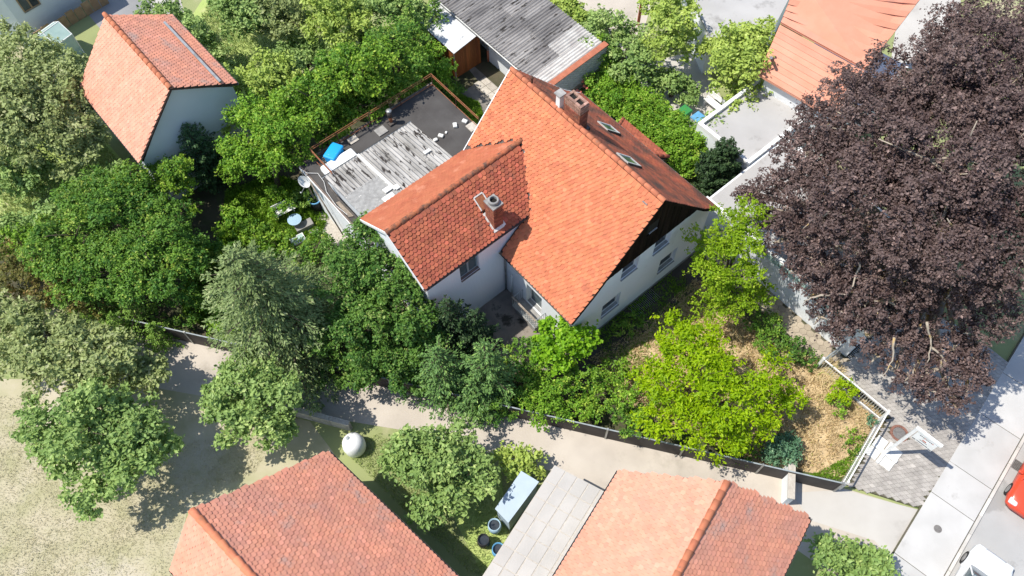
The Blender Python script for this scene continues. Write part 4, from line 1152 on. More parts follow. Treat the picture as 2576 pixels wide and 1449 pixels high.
# corrugated sheet roof over part of the terrace
def corrugated(parent, P, u, v, n, lu, lv, matname, name='corrugated_sheet', pitch=0.19, amp=0.038, th=0.006, seg=6, tint=None, warp=0.0):
    """sheet with waves across u (waves run along v)"""
    nu = int(lu / pitch * seg); V = []; F = []
    for j in range(2):
        for i in range(nu + 1):
            x = lu * i / nu; h = amp * math.cos(2 * math.pi * x / pitch)
            V.append(P + u * x + v * (lv * j) + n * (h + warp * math.sin(x * 1.7)))
    F = [[i, i + 1, i + nu + 2, i + nu + 1] for i in range(nu)]
    if np.dot(np.cross(u, v), n) < 0: F = [f[::-1] for f in F]
    V2 = [p - n * th for p in V]; m_ = len(V); F += [[k + m_ for k in f][::-1] for f in F]
    F += [[i + 1, i, i + m_, i + 1 + m_] for i in range(nu)] + [[nu + 1 + i, nu + 2 + i, nu + 2 + i + m_, nu + 1 + i + m_] for i in range(nu)]
    loops = [k for f in F for k in f]
    return raw(name, V + V2, loops, [4] * len(F), matname, parent, np.full(2 * m_, random.random() if tint is None else tint), False)
CL, CR = 13.42, 9.5
up = unit(-A * (CL - CR) + Z * 0.62); nn = unit(np.cross(B, up)); nn = nn if nn[2] > 0 else -nn
cb = -12.95; lens = [1.02, 1.02, 1.06, 1.06, 1.06]
for k, lw in enumerate(lens):
    L1 = 3.0 if k < 2 else 3.6
    if k < 2: L1 = 1.95
    corrugated(annex, W(CL, cb, FZ + 0.62) + nn * 0.006 * (k % 2), B, up, nn, lw + 0.05, L1, 'asbestos'); cb += lw
b = MB(); p0 = W(CL, -12.95, FZ + 0.6) + up * 1.85
b.prism([p0, p0 + B * 2.15, p0 + B * 2.15 + up * 2.0, p0 + up * 2.0], nn * 0.04); b.build('lichen_slab', 'felt_lichen', annex)
p0 = W(CL, -10.98, FZ + 0.66)
b = MB(); b.prism([p0, p0 + B * 0.13, p0 + B * 0.13 + up * 3.3, p0 + up * 3.3], nn * 0.06); b.build('cover_strip', 'white_paint', annex)
for (s0, s1, l1, l2) in ((2.05, 3.1, 0.22, 0.3), (3.0, 4.2, 0.22, 0.25), (1.55, 2.9, 0.45, 0.3), (4.4, 2.3, 0.36, 0.2), (1.2, 3.35, 0.6, 0.34)):
    c = MB(); o = W(CL, -12.95, FZ + 0.66) + B * s0 + up * s1 + nn * 0.03
    c.prism([o, o + B * l1, o + B * l1 + up * l2, o + up * l2], nn * 0.05); c.build('patch_plate', 'stone_white', annex)
# end cladding and posts under the sheets
b = MB(); b.prism([W(13.3, -12.86, FZ + 0.01), W(9.6, -12.86, FZ + 0.01), W(9.6, -12.86, FZ + 1.15), W(13.3, -12.86, FZ + 0.55)], B * 0.03); b.build('end_cladding', 'wall_grey_blue', annex)
b = MB(); b.tube([W(13.0, -13.0, FZ + 0.5), W(12.2, -13.05, FZ + 0.35), W(10.8, -13.0, FZ + 0.3), W(10.4, -12.95, FZ + 0.1)], 0.055, 8); b.build('waste_pipe', 'lead_dark', annex, True)
b = MB(); half_gutter(b, W(13.5, -13.0, FZ + 0.55), W(13.5, -7.6, FZ + 0.55), 0.06); b.build('gutter', 'zinc', annex)
b = MB(); b.prism([W(12.2, -13.2, FZ + 0.02), W(12.1, -12.92, FZ + 0.05), W(10.9, -12.92, FZ + 0.05), W(11.1, -13.2, FZ + 0.02)], Z * 0.04); b.build('old_board', 'wood_grey', annex)
# cable along the edge
b = MB(); b.tube([W(15.0, -13.38, FZ + 0.05), W(14.6, -13.3, FZ + 0.1), W(14.2, -12.9, FZ + 0.12), W(13.6, -12.95, FZ + 0.1), W(13.0, -13.2, FZ + 0.1), W(12.0, -13.3, FZ + 0.1), W(11.2, -13.2, FZ + 0.12)], 0.012, 5); b.build('cable', 'white_paint', annex)
# flue pipe on the flat roof
b = MB(); b.hb(14.3, 14.72, -8.4, -7.98, FZ, FZ + 0.12); vp = b.build('flue_pipe', 'lead_dark', annex)
b = MB(); b.tube([W(14.5, -8.2, FZ + 0.1), W(14.5, -8.2, FZ + 0.55)], 0.09, 14); b.build('pipe', 'rust', vp, True)
b = MB(); b.tube([W(14.5, -8.2, FZ + 0.5), W(14.5, -8.2, FZ + 0.92)], [0.13, 0.14], 16); b.build('cowl', 'lead_dark', vp, True)
b = MB(); b.lathe(W(14.5, -8.2, FZ + 0.92), [(0.15, 0), (0.15, 0.03), (0.05, 0.06)], 16); b.build('cap', 'zinc', vp, True)
# satellite dish on the annex corner
b = MB(); dc = W(14.5, -13.62, FZ - 0.25); dn = unit(-B * 0.75 - A * 0.55 + Z * 0.3); dx = unit(np.cross(Z, dn)); dy = np.cross(dn, dx)
for rr_, hh_ in ((0.0, 0.0),): pass
n = 20; rings = [(0.0, -0.06), (0.2, -0.04), (0.33, 0.0)]
V = [dc + dn * h + r_ * (math.cos(2 * math.pi * k / n) * dx + math.sin(2 * math.pi * k / n) * dy * 1.1) for r_, h in rings for k in range(n)]
F = [[r_ * n + k, r_ * n + (k + 1) % n, (r_ + 1) * n + (k + 1) % n, (r_ + 1) * n + k] for r_ in range(2) for k in range(n)]
V2 = [p - dn * 0.012 for p in V]; F += [[k + len(V) for k in f][::-1] for f in F]
dish = raw('satellite_dish', V + V2, [k for f in F for k in f], [4] * len(F), 'white_paint', annex, None, True)
b = MB(); b.tube([dc - dy * 0.3, dc - dy * 0.36 + dn * 0.45], 0.014, 6); b.tube([dc - dy * 0.36 + dn * 0.42, dc - dy * 0.3 + dn * 0.5], 0.035, 8); b.build('feed_arm', 'zinc', dish)
b = MB(); b.tube([dc - dn * 0.03, W(14.5, -13.2, FZ - 0.3)], 0.02, 6); b.build('bracket', 'zinc', dish)
# slanted rain pipe from the edge to the barrel
bar_c = at(800, 525)
b = MB(); b.tube([W(14.9, -13.42, FZ - 0.1), bar_c + Z * 0.9], 0.05, 8); b.tube([W(14.2, -13.42, FZ - 0.15), W(12.6, -13.3, 0.4)], 0.04, 8); b.build('rain_pipe', 'wood_grey', annex, True)

# things lying on the flat roof
t = thing('blue_box', W(14.5, -11.8, FZ), 'bright blue padded box lying on the flat felt roof corner', 'box')
def rounded_box(o, u, v, w_, r, seg=4):
    bm = bmesh.new(); bmesh.ops.create_cube(bm, size=1.0)
    Lu, Lv, Lw = (np.linalg.norm(k) for k in (u, v, w_))
    for q in bm.verts: q.co = Vector((q.co.x * Lu, q.co.y * Lv, q.co.z * Lw))
    bmesh.ops.bevel(bm, geom=bm.edges[:], offset=r, segments=seg, affect='EDGES', profile=0.5)
    bm.verts.index_update()
    uu, vv_, ww_ = unit(u), unit(v), unit(w_)
    if np.dot(np.cross(uu, vv_), ww_) < 0: uu = -uu
    c = o
    V = [c + uu * q.co.x + vv_ * q.co.y + ww_ * q.co.z for q in bm.verts]; F = [[q.index for q in f.verts] for f in bm.faces]; bm.free()
    return V, F
def rbox(name, c, u, v, w_, r, matname, parent=None):
    V, F = rounded_box(np.asarray(c, float), np.asarray(u, float), np.asarray(v, float), np.asarray(w_, float), r)
    return raw(name, V, [k for f in F for k in f], [len(f) for f in F], matname, parent, np.zeros(len(V)), True)
ux = unit(A * 0.45 + B * 0.9); vx = unit(np.cross(Z, ux))
rbox('lid', W(14.55, -11.65, FZ + 0.47), ux * 1.0, vx * 0.66, Z * 0.16, 0.075, 'blue_tarp', t)
rbox('body', W(14.55, -11.65, FZ + 0.24), ux * 0.92, vx * 0.58, Z * 0.36, 0.06, 'blue_tarp', t)
t = thing('white_sheet', W(13.95, -12.0, FZ), 'white rounded plastic sheet between blue box and corrugated roof', 'sheet')
rbox('panel', W(13.9, -11.75, FZ + 0.22), B * 1.9, A * 0.75, Z * 0.40, 0.12, 'white_sheet', t)
for k, (a, b_, la, lb, m_, lab) in enumerate(((14.87, -10.34, 0.42, 0.5, 'slab_pale', 'pale gravel slab lying by the railing of the flat roof'), (14.39, -8.92, 0.5, 0.55, 'concrete', 'grey slab beside the flue pipe on the flat roof'), (11.54, -5.22, 0.5, 0.5, 'slab_pale', 'pale square slab at the flat roof corner by the main gable'))):
    c = MB(); c.hb(a - la / 2, a + la / 2, b_ - lb / 2, b_ + lb / 2, FZ + 0.016, FZ + 0.06 + 0.01 * k); o = c.build('slab', m_); tag(o, lab, 'slab', 'slabs lying on the flat roof')
for k in range(7):
    c = MB(); a0_ = 14.85 - k * 0.1; c.hb(a0_, a0_ + 0.075, -12.35 + random.uniform(-.05, .05), -11.9 + random.uniform(-0.25, 0.1), FZ + 0.016, FZ + 0.06 + 0.02 * (k % 2)); o = c.build('old_plank', 'wood_grey')
    tag(o, 'weathered grey plank in the pile left of the blue box', 'plank', 'planks piled in the corner of the flat roof')
labs = ['rounded white stone nearest the corrugated sheets', 'white block second from the corrugated sheets', 'smallest white stone in the middle of the row', 'white block fourth from the corrugated sheets', 'white block next to the square slab, last of the row']
for k, (a, b_, r_) in enumerate(((12.09, -7.18, 0.13), (12.11, -6.82, 0.14), (12.12, -6.47, 0.08), (12.17, -5.85, 0.15), (12.06, -5.3, 0.14))):
    th = random.uniform(0, 3); u1 = np.array([math.cos(th), math.sin(th), 0]); u2 = np.cross(Z, u1)
    o = rbox('white_stone', W(a, b_, FZ + 0.018 + r_ * 0.45), u1 * r_ * 1.9, u2 * r_ * 1.4, Z * r_ * 0.9, r_ * (0.42 if k in (0, 2) else 0.16), 'stone_white')
    tag(o, labs[k], 'stone', 'white stones in a row on the flat roof')

# rain barrel
t = thing('rain_barrel', bar_c, 'dark plastic rain barrel with blue rim under the slanted pipe', 'barrel')
b = MB(); b.lathe(bar_c, [(0.27, 0.0), (0.33, 0.45), (0.31, 0.86), (0.28, 0.86), (0.28, 0.6)], 22); b.build('body', 'plastic_black', t, True)
b = MB()
for k in range(22):
    a0_, a1_ = 2 * math.pi * k / 22, 2 * math.pi * (k + 1) / 22; c = lambda r, th, z: bar_c + np.array([r * math.cos(th), r * math.sin(th), z])
    b.hexa([c(0.285, a0_, 0.83), c(0.34, a0_, 0.83), c(0.34, a1_, 0.83), c(0.285, a1_, 0.83), c(0.285, a0_, 0.9), c(0.34, a0_, 0.9), c(0.34, a1_, 0.9), c(0.285, a1_, 0.9)])
b.build('rim', 'plastic_blue', t)
# round table with a white bench behind and grey boxes in front
tc = at(741, 553, 0.7); tc0 = np.array([tc[0], tc[1], 0])
t = thing('round_table', tc0, 'round pale blue garden table with ringed top', 'table')
b = MB(); prof = [(0.02, 0.0)]
b.lathe(tc0, [(0.36, 0.70), (0.37, 0.74), (0.30, 0.742), (0.295, 0.75), (0.22, 0.752), (0.215, 0.76), (0.14, 0.762), (0.13, 0.77), (0.02, 0.772)], 28); b.build('top', 'table_blue', t)
b = MB(); b.tube([tc0, tc0 + Z * 0.7], 0.05, 10); b.lathe(tc0, [(0.24, 0.0), (0.24, 0.03), (0.05, 0.06)], 16); b.build('base', 'table_blue', t)
t = thing('garden_bench', at(722, 545), 'white slatted garden bench behind the round blue table', 'bench')
bu = unit(at(770, 518) - at(708, 548)); bv = unit(np.cross(Z, bu))
o0 = at(700, 560)
for k in range(4):
    c = MB(); c.box(o0 + bv * (0.02 + 0.11 * k) + Z * 0.42, bu * 1.15, bv * 0.09, Z * 0.03); c.build('slat', 'white_paint', t)
for k in range(3):
    c = MB(); c.box(o0 + bv * 0.48 + Z * (0.52 + 0.12 * k), bu * 1.15, bv * 0.03, Z * 0.09); c.build('slat', 'white_paint', t)
for s_ in (0.08, 1.0):
    for q_ in (0.05, 0.4):
        c = MB(); c.box(o0 + bu * s_ + bv * q_, bu * 0.06, bv * 0.06, Z * 0.42); c.build('leg', 'white_paint', t)
c = MB(); o1 = at(752, 592); c.box(o1, bu * 0.95, bv * 0.45, Z * 0.38); o = c.build('planter', 'plinth'); tag(o, 'dark concrete planter in front of the round table', 'planter')
c = MB(); o1 = at(782, 592); c.box(o1, bu * 0.5, bv * 0.4, Z * 0.12); o = c.build('stone_step', 'concrete'); tag(o, 'small grey stone step beside the dark planter', 'step')
t = thing('cold_frame', at(755, 622), 'small white framed cold frame with glass lid near the spruce top', 'cold frame')
o1 = at(742, 628); c = MB()
for (s_, q_, l1, l2) in ((0, 0, 0.75, 0.04), (0, 0.5, 0.75, 0.04), (0, 0.04, 0.04, 0.46), (0.71, 0.04, 0.04, 0.46), (0.35, 0.04, 0.04, 0.46)): c.box(o1 + bu * s_ + bv * q_ + Z * 0.3, bu * l1, bv * l2, Z * 0.04)
c.build('lid_frame', 'white_paint', t)
c = MB(); c.box(o1 + bu * 0.04 + bv * 0.04 + Z * 0.31, bu * 0.67, bv * 0.46, Z * 0.01); c.build('pane', 'glass_green', t)
c = MB(); c.box(o1 + bu * 0.02 + bv * 0.02, bu * 0.71, bv * 0.5, Z * 0.29); c.build('box', 'wood_grey', t)

# =================================================================== GARAGE WITH CORRUGATED ROOF
GA0, GA1, GB0, GB1, GZ0, GZ1 = 11.35, 24.5, -0.35, 4.1, 2.85, 3.25
gar = thing('garage_block', W(17, 2, 0), 'long low garage with grey corrugated roof behind the house', 'garage')
b = MB(); b.hb(GA0 + 0.12, 17.35, GB0 + 0.9, GB1 - 0.2, 0, 2.72); b.hb(18.2, GA1, GB0 + 1.4, GB1 - 0.2, 0, 2.72); b.hb(17.35, 18.2, GB0 + 2.2, GB1 - 0.2, 0, 2.7); b.build('wall', 'render_white', gar)
up = unit(B * (GB1 - GB0) + Z * (GZ1 - GZ0)); nn = unit(np.cross(A, up)); nn = nn if nn[2] > 0 else -nn
x = GA0 + 0.25; k = 0
while x < GA1:
    for j in range(2):
        P = W(x, GB0, GZ0) + up * (2.22 * j) + nn * (0.05 + 0.008 * (k % 2) + 0.02 * j)
        corrugated(gar, P, A, up, nn, 1.07, 2.3, 'asbestos_pale' if k == 0 or (k == 1 and j == 1) else 'asbestos_garage', pitch=0.2, amp=0.058, warp=0.006)
    x += 1.02; k += 1
b = MB(); b.prism([W(GA0 + 0.2, GB0 + 0.05, GZ0 - 0.1), W(GA1, GB0 + 0.05, GZ0 - 0.1), W(GA1, GB1, GZ1 - 0.1), W(GA0 + 0.2, GB1, GZ1 - 0.1)], Z * 0.1); b.build('roof_base', 'roof_deck', gar)
b = MB(); half_gutter(b, W(GA0 + 0.2, GB0 - 0.05, GZ0 + 0.0), W(GA1, GB0 - 0.05, GZ0 + 0.0), 0.07); b.build('gutter', 'zinc', gar)
b = MB(); b.tube([W(17.4, GB0 + 0.85, 2.75), W(17.4, GB0 + 0.85, 0.9)], 0.05, 10); b.build('downpipe', 'zinc', gar, True)
b = MB(); b.tube([W(17.4, GB0 + 0.85, 0.9), W(17.4, GB0 + 0.85, 0.0)], 0.07, 10); b.build('stand_pipe', 'coping_red', gar, True)
# parapet gable wall of white bricks with a red coping
b = MB(); b.prism([W(GA0, GB0 + 0.05, 0), W(GA0, GB1 + 0.1, 0), W(GA0, GB1 + 0.1, GZ1 + 0.12), W(GA0, GB0 + 0.05, GZ0 + 0.12)], A * 0.22); bwl = b.build('end_wall', 'mortar', gar)
def wall_bricks(parent, O, U, N, L, zt, matname, z_lo, limit=300):
    bl, bh = 0.24, 0.083; key = ('wallbrick', matname)
    if key not in MESHES:
        MESHES[key] = local_mesh('brick', [(x, y, z) for z in (0, bh - 0.012) for x, y in ((0, 0), (bl - 0.012, 0), (bl - 0.012, 0.03), (0, 0.03))], [(3, 2, 1, 0), (4, 5, 6, 7), (0, 1, 5, 4), (1, 2, 6, 5), (2, 3, 7, 6), (3, 0, 4, 7)], matname)
    c = 0; r = 0
    cells = []
    while r < 60:
        for k in range(int(L / bl) + 1):
            x = (k - 0.5 * (r % 2)) * bl
            if x < 0 or x + bl > L: continue
            z = zt(x) - (r + 1) * bh
            if z > z_lo: cells.append((r, x, z))
        r += 1
    for r, x, z in cells[:limit]: piece('brick', MESHES[key], frame(O + U * x + Z * z + N * 0.006, U, -N, Z), parent)
wall_bricks(bwl, W(GA0, GB0 + 0.07, 0), B, -A, GB1 - GB0, lambda x: GZ0 + 0.08 + (GZ1 - GZ0) * x / (GB1 - GB0), 'brick_white', 1.45)
for k in range(7):
    L_ = (GB1 - GB0 + 0.1) / 7; f0 = k / 7; f1 = (k + 1) / 7
    c = MB(); z0 = GZ0 + 0.12 + (GZ1 - GZ0) * f0; z1 = GZ0 + 0.12 + (GZ1 - GZ0) * f1
    b0_, b1_ = GB0 + f0 * (GB1 - GB0 + 0.15), GB0 + f1 * (GB1 - GB0 + 0.15) - 0.01
    c.prism([W(GA0 - 0.05, b0_, z0), W(GA0 - 0.05, b1_, z1), W(GA0 - 0.05, b1_, z1 + 0.05), W(GA0 - 0.05, b0_, z0 + 0.05)], A * 0.36); c.build('coping', 'coping_red', bwl)
for k in range(6):
    for r in range(2):
        o = W(GA0 - 0.02, 0.55 + k * 0.42, 0.55 + r * 0.42); c = MB(); s_ = 0.4; e = 0.045
        for (p, q_) in (((0, 0), (s_, 0)), ((0, s_), (s_, s_)), ((0, 0), (0, s_)), ((s_, 0), (s_, s_)), ((0, 0), (s_, s_)), ((0, s_), (s_, 0))):
            c.tube([o + B * p[0] + Z * p[1] - A * 0.03, o + B * q_[0] + Z * q_[1] - A * 0.03], e / 2, 4)
        c.build('lattice_block', 'concrete', bwl)
# wooden shed beside the garage
t = thing('shed', W(19, -1.0, 0), 'orange brown wooden shed with silver sheet roof beside the garage', 'shed')
b = MB(); b.hb(17.6, 20.9, -1.85, 0.1, 0, 2.25); b.build('wall', 'wood_orange', t)
for k in range(13):
    c = MB(); c.hb(17.57, 17.597, -1.83 + k * 0.148, -1.83 + k * 0.148 + 0.138, 0.05, 2.24, random.random()); c.build('board', 'wood_orange', t)
b = MB(); b.prism([W(17.3, -2.0, 2.32), W(21.1, -2.0, 2.32), W(21.1, -0.28, 2.62), W(17.3, -0.28, 2.62)], -Z * 0.06); sr = b.build('roof', 'wood_grey', t)
x = 17.28
for k in range(4):
    c = MB(); c.prism([W(x, -2.02, 2.325 + 0.004 * k), W(x + 0.97, -2.02, 2.325 + 0.004 * k), W(x + 0.97, -0.26, 2.625 + 0.004 * k), W(x, -0.26, 2.625 + 0.004 * k)], Z * 0.012, random.random()); c.build('roof_sheet', 'silver_sheet', sr); x += 0.955
b = MB(); b.tube([W(17.4, -1.95, 2.3), W(17.4, -1.95, 0)], 0.05, 6); b.build('corner_post', 'wood_grey', t)

# =================================================================== WHITE GARAGE UNDER THE COPPER BEECH
wg = thing('white_garage', W(-4, 3.5, 0), 'white flat roofed garage half hidden under the copper beech', 'garage')
b = MB(); b.hb(-8.8, 1.0, 1.2, 7.2, 0, 2.5); b.hb(1.0, 4.6, 4.4, 9.2, 0, 2.45); b.build('wall', 'render_white', wg)
b = MB(); b.hb(-8.7, 0.9, 1.3, 7.1, 2.5, 2.53); b.hb(1.1, 4.5, 4.5, 9.1, 2.45, 2.49); b.build('roof', 'flat_pale', wg)
b = MB()
b.hb(-8.85, 1.05, 1.12, 1.32, 2.5, 2.72); b.hb(-8.85, -8.65, 1.32, 7.2, 2.5, 2.72); b.hb(-8.65, 1.05, 7.0, 7.2, 2.5, 2.72); b.hb(1.05, 1.25, 4.4, 9.2, 2.45, 2.7); b.hb(4.4, 4.6, 4.4, 9.2, 2.45, 2.7); b.hb(1.25, 4.4, 4.4, 4.6, 2.45, 2.7)
b.build('parapet', 'white_paint', wg)
for k in range(6):
    c = MB(); c.hb(-7.6 + k * 0.95, -7.6 + k * 0.95 + 0.9, 1.08, 1.115, 2.28, 2.60); c.build('fascia_glass', 'glass_green', wg)
b = MB(); b.hb(-8.84, -8.8, 2.2, 5.4, 0.05, 2.15); b.build('garage_door', 'white_paint', wg)
b = MB(); b.hb(-9.0, -8.85, 1.2, 5.4, 0.09, 0.112); dr = b.build('drain', 'soot_and_hollow', wg)  # flat dark strip: shade below the grate put into colour
for k in range(42):
    c = MB(); c.hb(-9.0, -8.85, 1.22 + k * 0.1, 1.27 + k * 0.1, 0.112, 0.12); c.build('grate_bar', 'zinc', dr)

# =================================================================== FENCES
fz = 1.25
fA, fB = at(300, 799, fz), at(2122, 1217, fz); fA[2] = fB[2] = 0
fd = unit(fB - fA); fL = np.linalg.norm(fB - fA); fn = np.array([-fd[1], fd[0], 0])
fen = thing('panel_fence', (fA + fB) / 2, 'long dark brown panel fence along the lane', 'fence')
npan = 10; pl = fL / npan
for k in range(npan):
    c = MB(); c.box(fA + fd * (k * pl + 0.05) + Z * 0.04, fd * (pl - 0.1), fn * 0.035, Z * (fz - 0.06), random.random()); c.build('panel', 'panel_dark', fen)
    c = MB(); c.box(fA + fd * (k * pl + 0.05) + Z * (fz - 0.02) - fn * 0.01, fd * (pl - 0.1), fn * 0.055, Z * 0.03); c.build('top_rail', 'grey_paint', fen)
for k in range(npan + 1):
    c = MB(); c.box(fA + fd * (k * pl - 0.04) - fn * 0.03, fd * 0.08, fn * 0.09, Z * (fz + 0.06)); c.build('post', 'zinc', fen)
def bar_fence(name, P, Q, h, label, spacing=0.12):
    P, Q = np.array([P[0], P[1], 0.0]), np.array([Q[0], Q[1], 0.0])
    d = unit(Q - P); L = np.linalg.norm(Q - P); n_ = np.array([-d[1], d[0], 0])
    t = thing(name, (P + Q) / 2, label, 'fence', 'white bar fences of the front garden')
    c = MB(); c.box(P + Z * (h - 0.05) - n_ * 0.03, d * L, n_ * 0.06, Z * 0.05); c.build('top_rail', 'white_paint', t)
    c = MB(); c.box(P + Z * 0.14 - n_ * 0.02, d * L, n_ * 0.04, Z * 0.04); c.build('bottom_rail', 'white_paint', t)
    k = 0; s_ = 0.06
    while s_ < L:
        c = MB(); c.tube([P + d * s_ + Z * 0.15, P + d * s_ + Z * (h - 0.04)], 0.009, 4); c.build('bar', 'white_paint', t); s_ += spacing
    for s_ in (0.0, L):
        c = MB(); c.box(P + d * (s_ - 0.05) - n_ * 0.05, d * 0.1, n_ * 0.1, Z * (h + 0.08)); c.build('post', 'white_paint', t)
    c = MB(); c.box(P - n_ * 0.07, d * L, n_ * 0.14, Z * 0.13); c.build('plinth', 'concrete', t)
    return t
c0, c1_, c2_ = at(2071, 902, 1.1), at(2235, 1035, 1.1), at(2133, 1213, 1.1)
bar_fence('bar_fence', c0, c1_, 1.1, 'white bar fence running from the corner post up to the white garage')
bar_fence('bar_fence', c1_ + unit(c2_ - c1_) * 0.12, c2_, 1.1, 'white bar fence running down along the street forecourt to the dark panels')
t = thing('gate', at(2095, 905), 'narrow white gate swung open between fence end and white garage', 'gate')
g0, g1 = at(2072, 905, 1.1), at(2120, 868, 1.1); gd = unit(g1 - g0); gl = np.linalg.norm(g1 - g0)
for dz_, rd_ in ((0.0, 0.03), (0.95, 0.025)):
    c = MB(); c.tube([g0 - Z * dz_, g1 - Z * dz_], rd_, 6); c.build('rail', 'grey_paint', t)
for k in range(1, 10):
    c = MB(); p = g0 + gd * gl * k / 10; c.tube([p - Z * 0.95, p], 0.008, 4); c.build('bar', 'grey_paint', t)
for p in (g0, g1):
    c = MB(); c.tube([np.array([p[0], p[1], 0]), p + Z * 0.1], 0.045, 8); c.build('post', 'white_paint', t)

# =================================================================== SIGN
sp = np.array([16.59, 10.18, 0.1]); sd = unit(np.array([0.70, -0.714, 0])); sn = np.array([-sd[1], sd[0], 0])
t = thing('gallows_sign', sp, 'white wooden gallows sign standing on a cross of white beams', 'sign')
b = MB(); b.box(sp - sd * 0.06 - sn * 0.06, sd * 0.12, sn * 0.12, Z * 3.4); b.build('post', 'white_paint', t)
b = MB(); b.box(sp - sd * 0.06 - sn * 0.06 + Z * 3.4, sd * 1.18, sn * 0.12, Z * 0.14); b.build('arm', 'white_paint', t)
b = MB(); b.box(sp + sd * 0.12 - sn * 0.015 + Z * 2.62, sd * 0.90, sn * 0.03, Z * 0.70); board = b.build('board', 'white_paint', t)
pr_ = MB()
face = sp + sd * 0.12 - sn * 0.016
def mark(x0, x1, z0, z1, m_):
    c = MB(); c.box(face + sd * x0 + Z * z0 - sn * 0.003, sd * (x1 - x0), -sn * 0.002, Z * (z1 - z0)); c.build('print', m_, board)
mark(0.02, 0.17, 2.66, 2.71, 'sign_dark'); mark(0.74, 0.88, 2.66, 2.71, 'sign_dark')
for k in range(11): mark(0.21 + k * 0.045, 0.21 + k * 0.045 + random.uniform(0.02, 0.035), 2.68, 2.74, 'sign_dark')
mark(0.36, 0.52, 2.95, 3.02, 'sign_red'); mark(0.28, 0.6, 2.87, 2.9, 'sign_dark')
for k in range(9): mark(0.15 + k * 0.07, 0.15 + k * 0.07 + random.uniform(0.03, 0.055), 3.17, 3.23, 'sign_red' if k in (3, 8) else 'sign_dark')
for q_ in (sn, sd):
    b = MB(); c_ = np.cross(Z, q_); b.box(sp - q_ * 0.62 - c_ * 0.07 + Z * (0.01 if q_ is sn else 0.012), q_ * 1.24, c_ * 0.14, Z * (0.12 if q_ is sn else 0.115)); b.build('foot_beam', 'white_paint', t)
k = 0
for (x0, y0) in ((-0.62, -0.58), (-0.62, 0.10), (0.10, -0.58), (0.10, 0.10)):
    b = MB(); b.box(sp + sd * x0 + sn * y0 + Z * 0.006, sd * 0.5, sn * 0.48, Z * 0.06); b.build('weight_slab', 'stone_white', t)

# =================================================================== NEIGHBOURING HOUSES
def gable_house(label, rn, rf, el, er, mats, wallm, wall_z_off=0.25, cat='house', tilew=0.20, tileg=0.18, singles=0, ridge_m='ridge_orange', near_wall=True, name='house'):
    """rn, rf ridge ends; el, er = (near, far) eave points left and right; all world points"""
    c = (el[0] + el[1] + er[0] + er[1]) / 4
    t = thing(name, (c[0], c[1], 0), label, cat)
    b = MB()
    for e in (el, er): b.prism([e[0], e[1], rf, rn], -Z * 0.12)
    rf_ = b.build('roof', 'roof_deck', t)
    for k, e in enumerate((el, er)):
        u = unit(e[1] - e[0]); w_ = rn - e[0]; upv = unit(w_ - u * np.dot(w_, u)); run = np.dot(w_, upv)
        uu, nn = orient(u, upv)
        sh0 = np.dot(rn - e[0], u); L = np.linalg.norm(e[1] - e[0]); sh1 = np.dot(rf - e[0], u)
        lo_, hi_ = min(0, sh0), max(L, sh1)
        P0 = e[0] + u * lo_ if np.dot(uu, u) > 0 else e[0] + u * hi_
        def kp(P, x, y, e=e, u=u, sh0=sh0, sh1=sh1, L=L, run=run):
            s_ = np.dot(P - e[0], u); f = y / run
            return sh0 * f <= s_ <= L + (sh1 - L) * f and y < run - 0.05
        tile_roof(rf_, P0, uu, upv, nn, hi_ - lo_, run, tilew, tileg, mats[k], kp, t=0.02, round_=0.055, name='neighbour_tile', jitter=1.0)
    ridge_row(rf_, rn, rf, ridge_m, 0.13, 0.42)
    # walls a little inside the eaves
    w_ = MB()
    ins = lambda p, k_: c + (p - c) * k_
    ring = [el[0], el[1], er[1], er[0]]
    g = [np.array([*(c + (p - c) * 0.93)[:2], 0]) for p in ring]
    tops = [np.array([q_[0], q_[1], p[2] - wall_z_off]) for q_, p in zip(g, ring)]
    for i in (0, 2): w_.poly([g[i], g[i + 1], tops[i + 1], tops[i]])
    an = np.array([*(c + (rn - c) * 0.93)[:2], rn[2] - 0.22]); af = np.array([*(c + (rf - c) * 0.93)[:2], rf[2] - 0.22])
    w_.poly([g[3], g[0], tops[0], an, tops[3]]); w_.poly([g[1], g[2], tops[2], af, tops[1]])
    w_.build('wall', wallm, t)
    for e in (el, er):
        b = MB(); half_gutter(b, e[0] - Z * 0.02, e[1] - Z * 0.02, 0.08); b.build('gutter', 'zinc', t)
    return t
# upper left house
rn = np.array([-15.96, 26.62, 7.0]); u = np.array([math.cos(R(130.1)), math.sin(R(130.1)), 0]); wv = np.array([u[1], -u[0], 0])
rf = rn + u * 6.63
TL = gable_house('orange roofed house with blue white gable in the upper left garden', rn, rf,
            (rn - wv * 3.11 + Z * (3.92 - 7), rf - wv * 3.11 + Z * (3.92 - 7)), (rn + wv * 3.0 + Z * (5.2 - 7), rf + wv * 3.0 + Z * (5.2 - 7)), ('roof_pale', 'roof_pale_dark'), 'wall_grey_blue')
b = MB(); o = rn + wv * 2.2 - Z * 1.25; b.box(o + Z * 0.04, u * 5.6, wv * 0.12, Z * 0.10); b.build('snow_guard', 'zinc', TL)
# lower left house
rn = at(482, 1283, 6.5); u = np.array([math.cos(R(-43)), math.sin(R(-43)), 0]); wv = np.array([u[1], -u[0], 0])
er0 = at(825, 1135, 3.0); el0 = at(428, 1432, 3.8)
LL_ = 14.0
BL = gable_house('red roofed house with dark stains at the lower left edge', rn, rn + u * LL_, (el0, el0 + u * LL_), (er0, er0 + u * LL_), ('roof_pale', 'roof_pale_dark'), 'wall_grey_blue', ridge_m='ridge_orange')
b = MB(); sk = at(1010, 1440, 4.6)
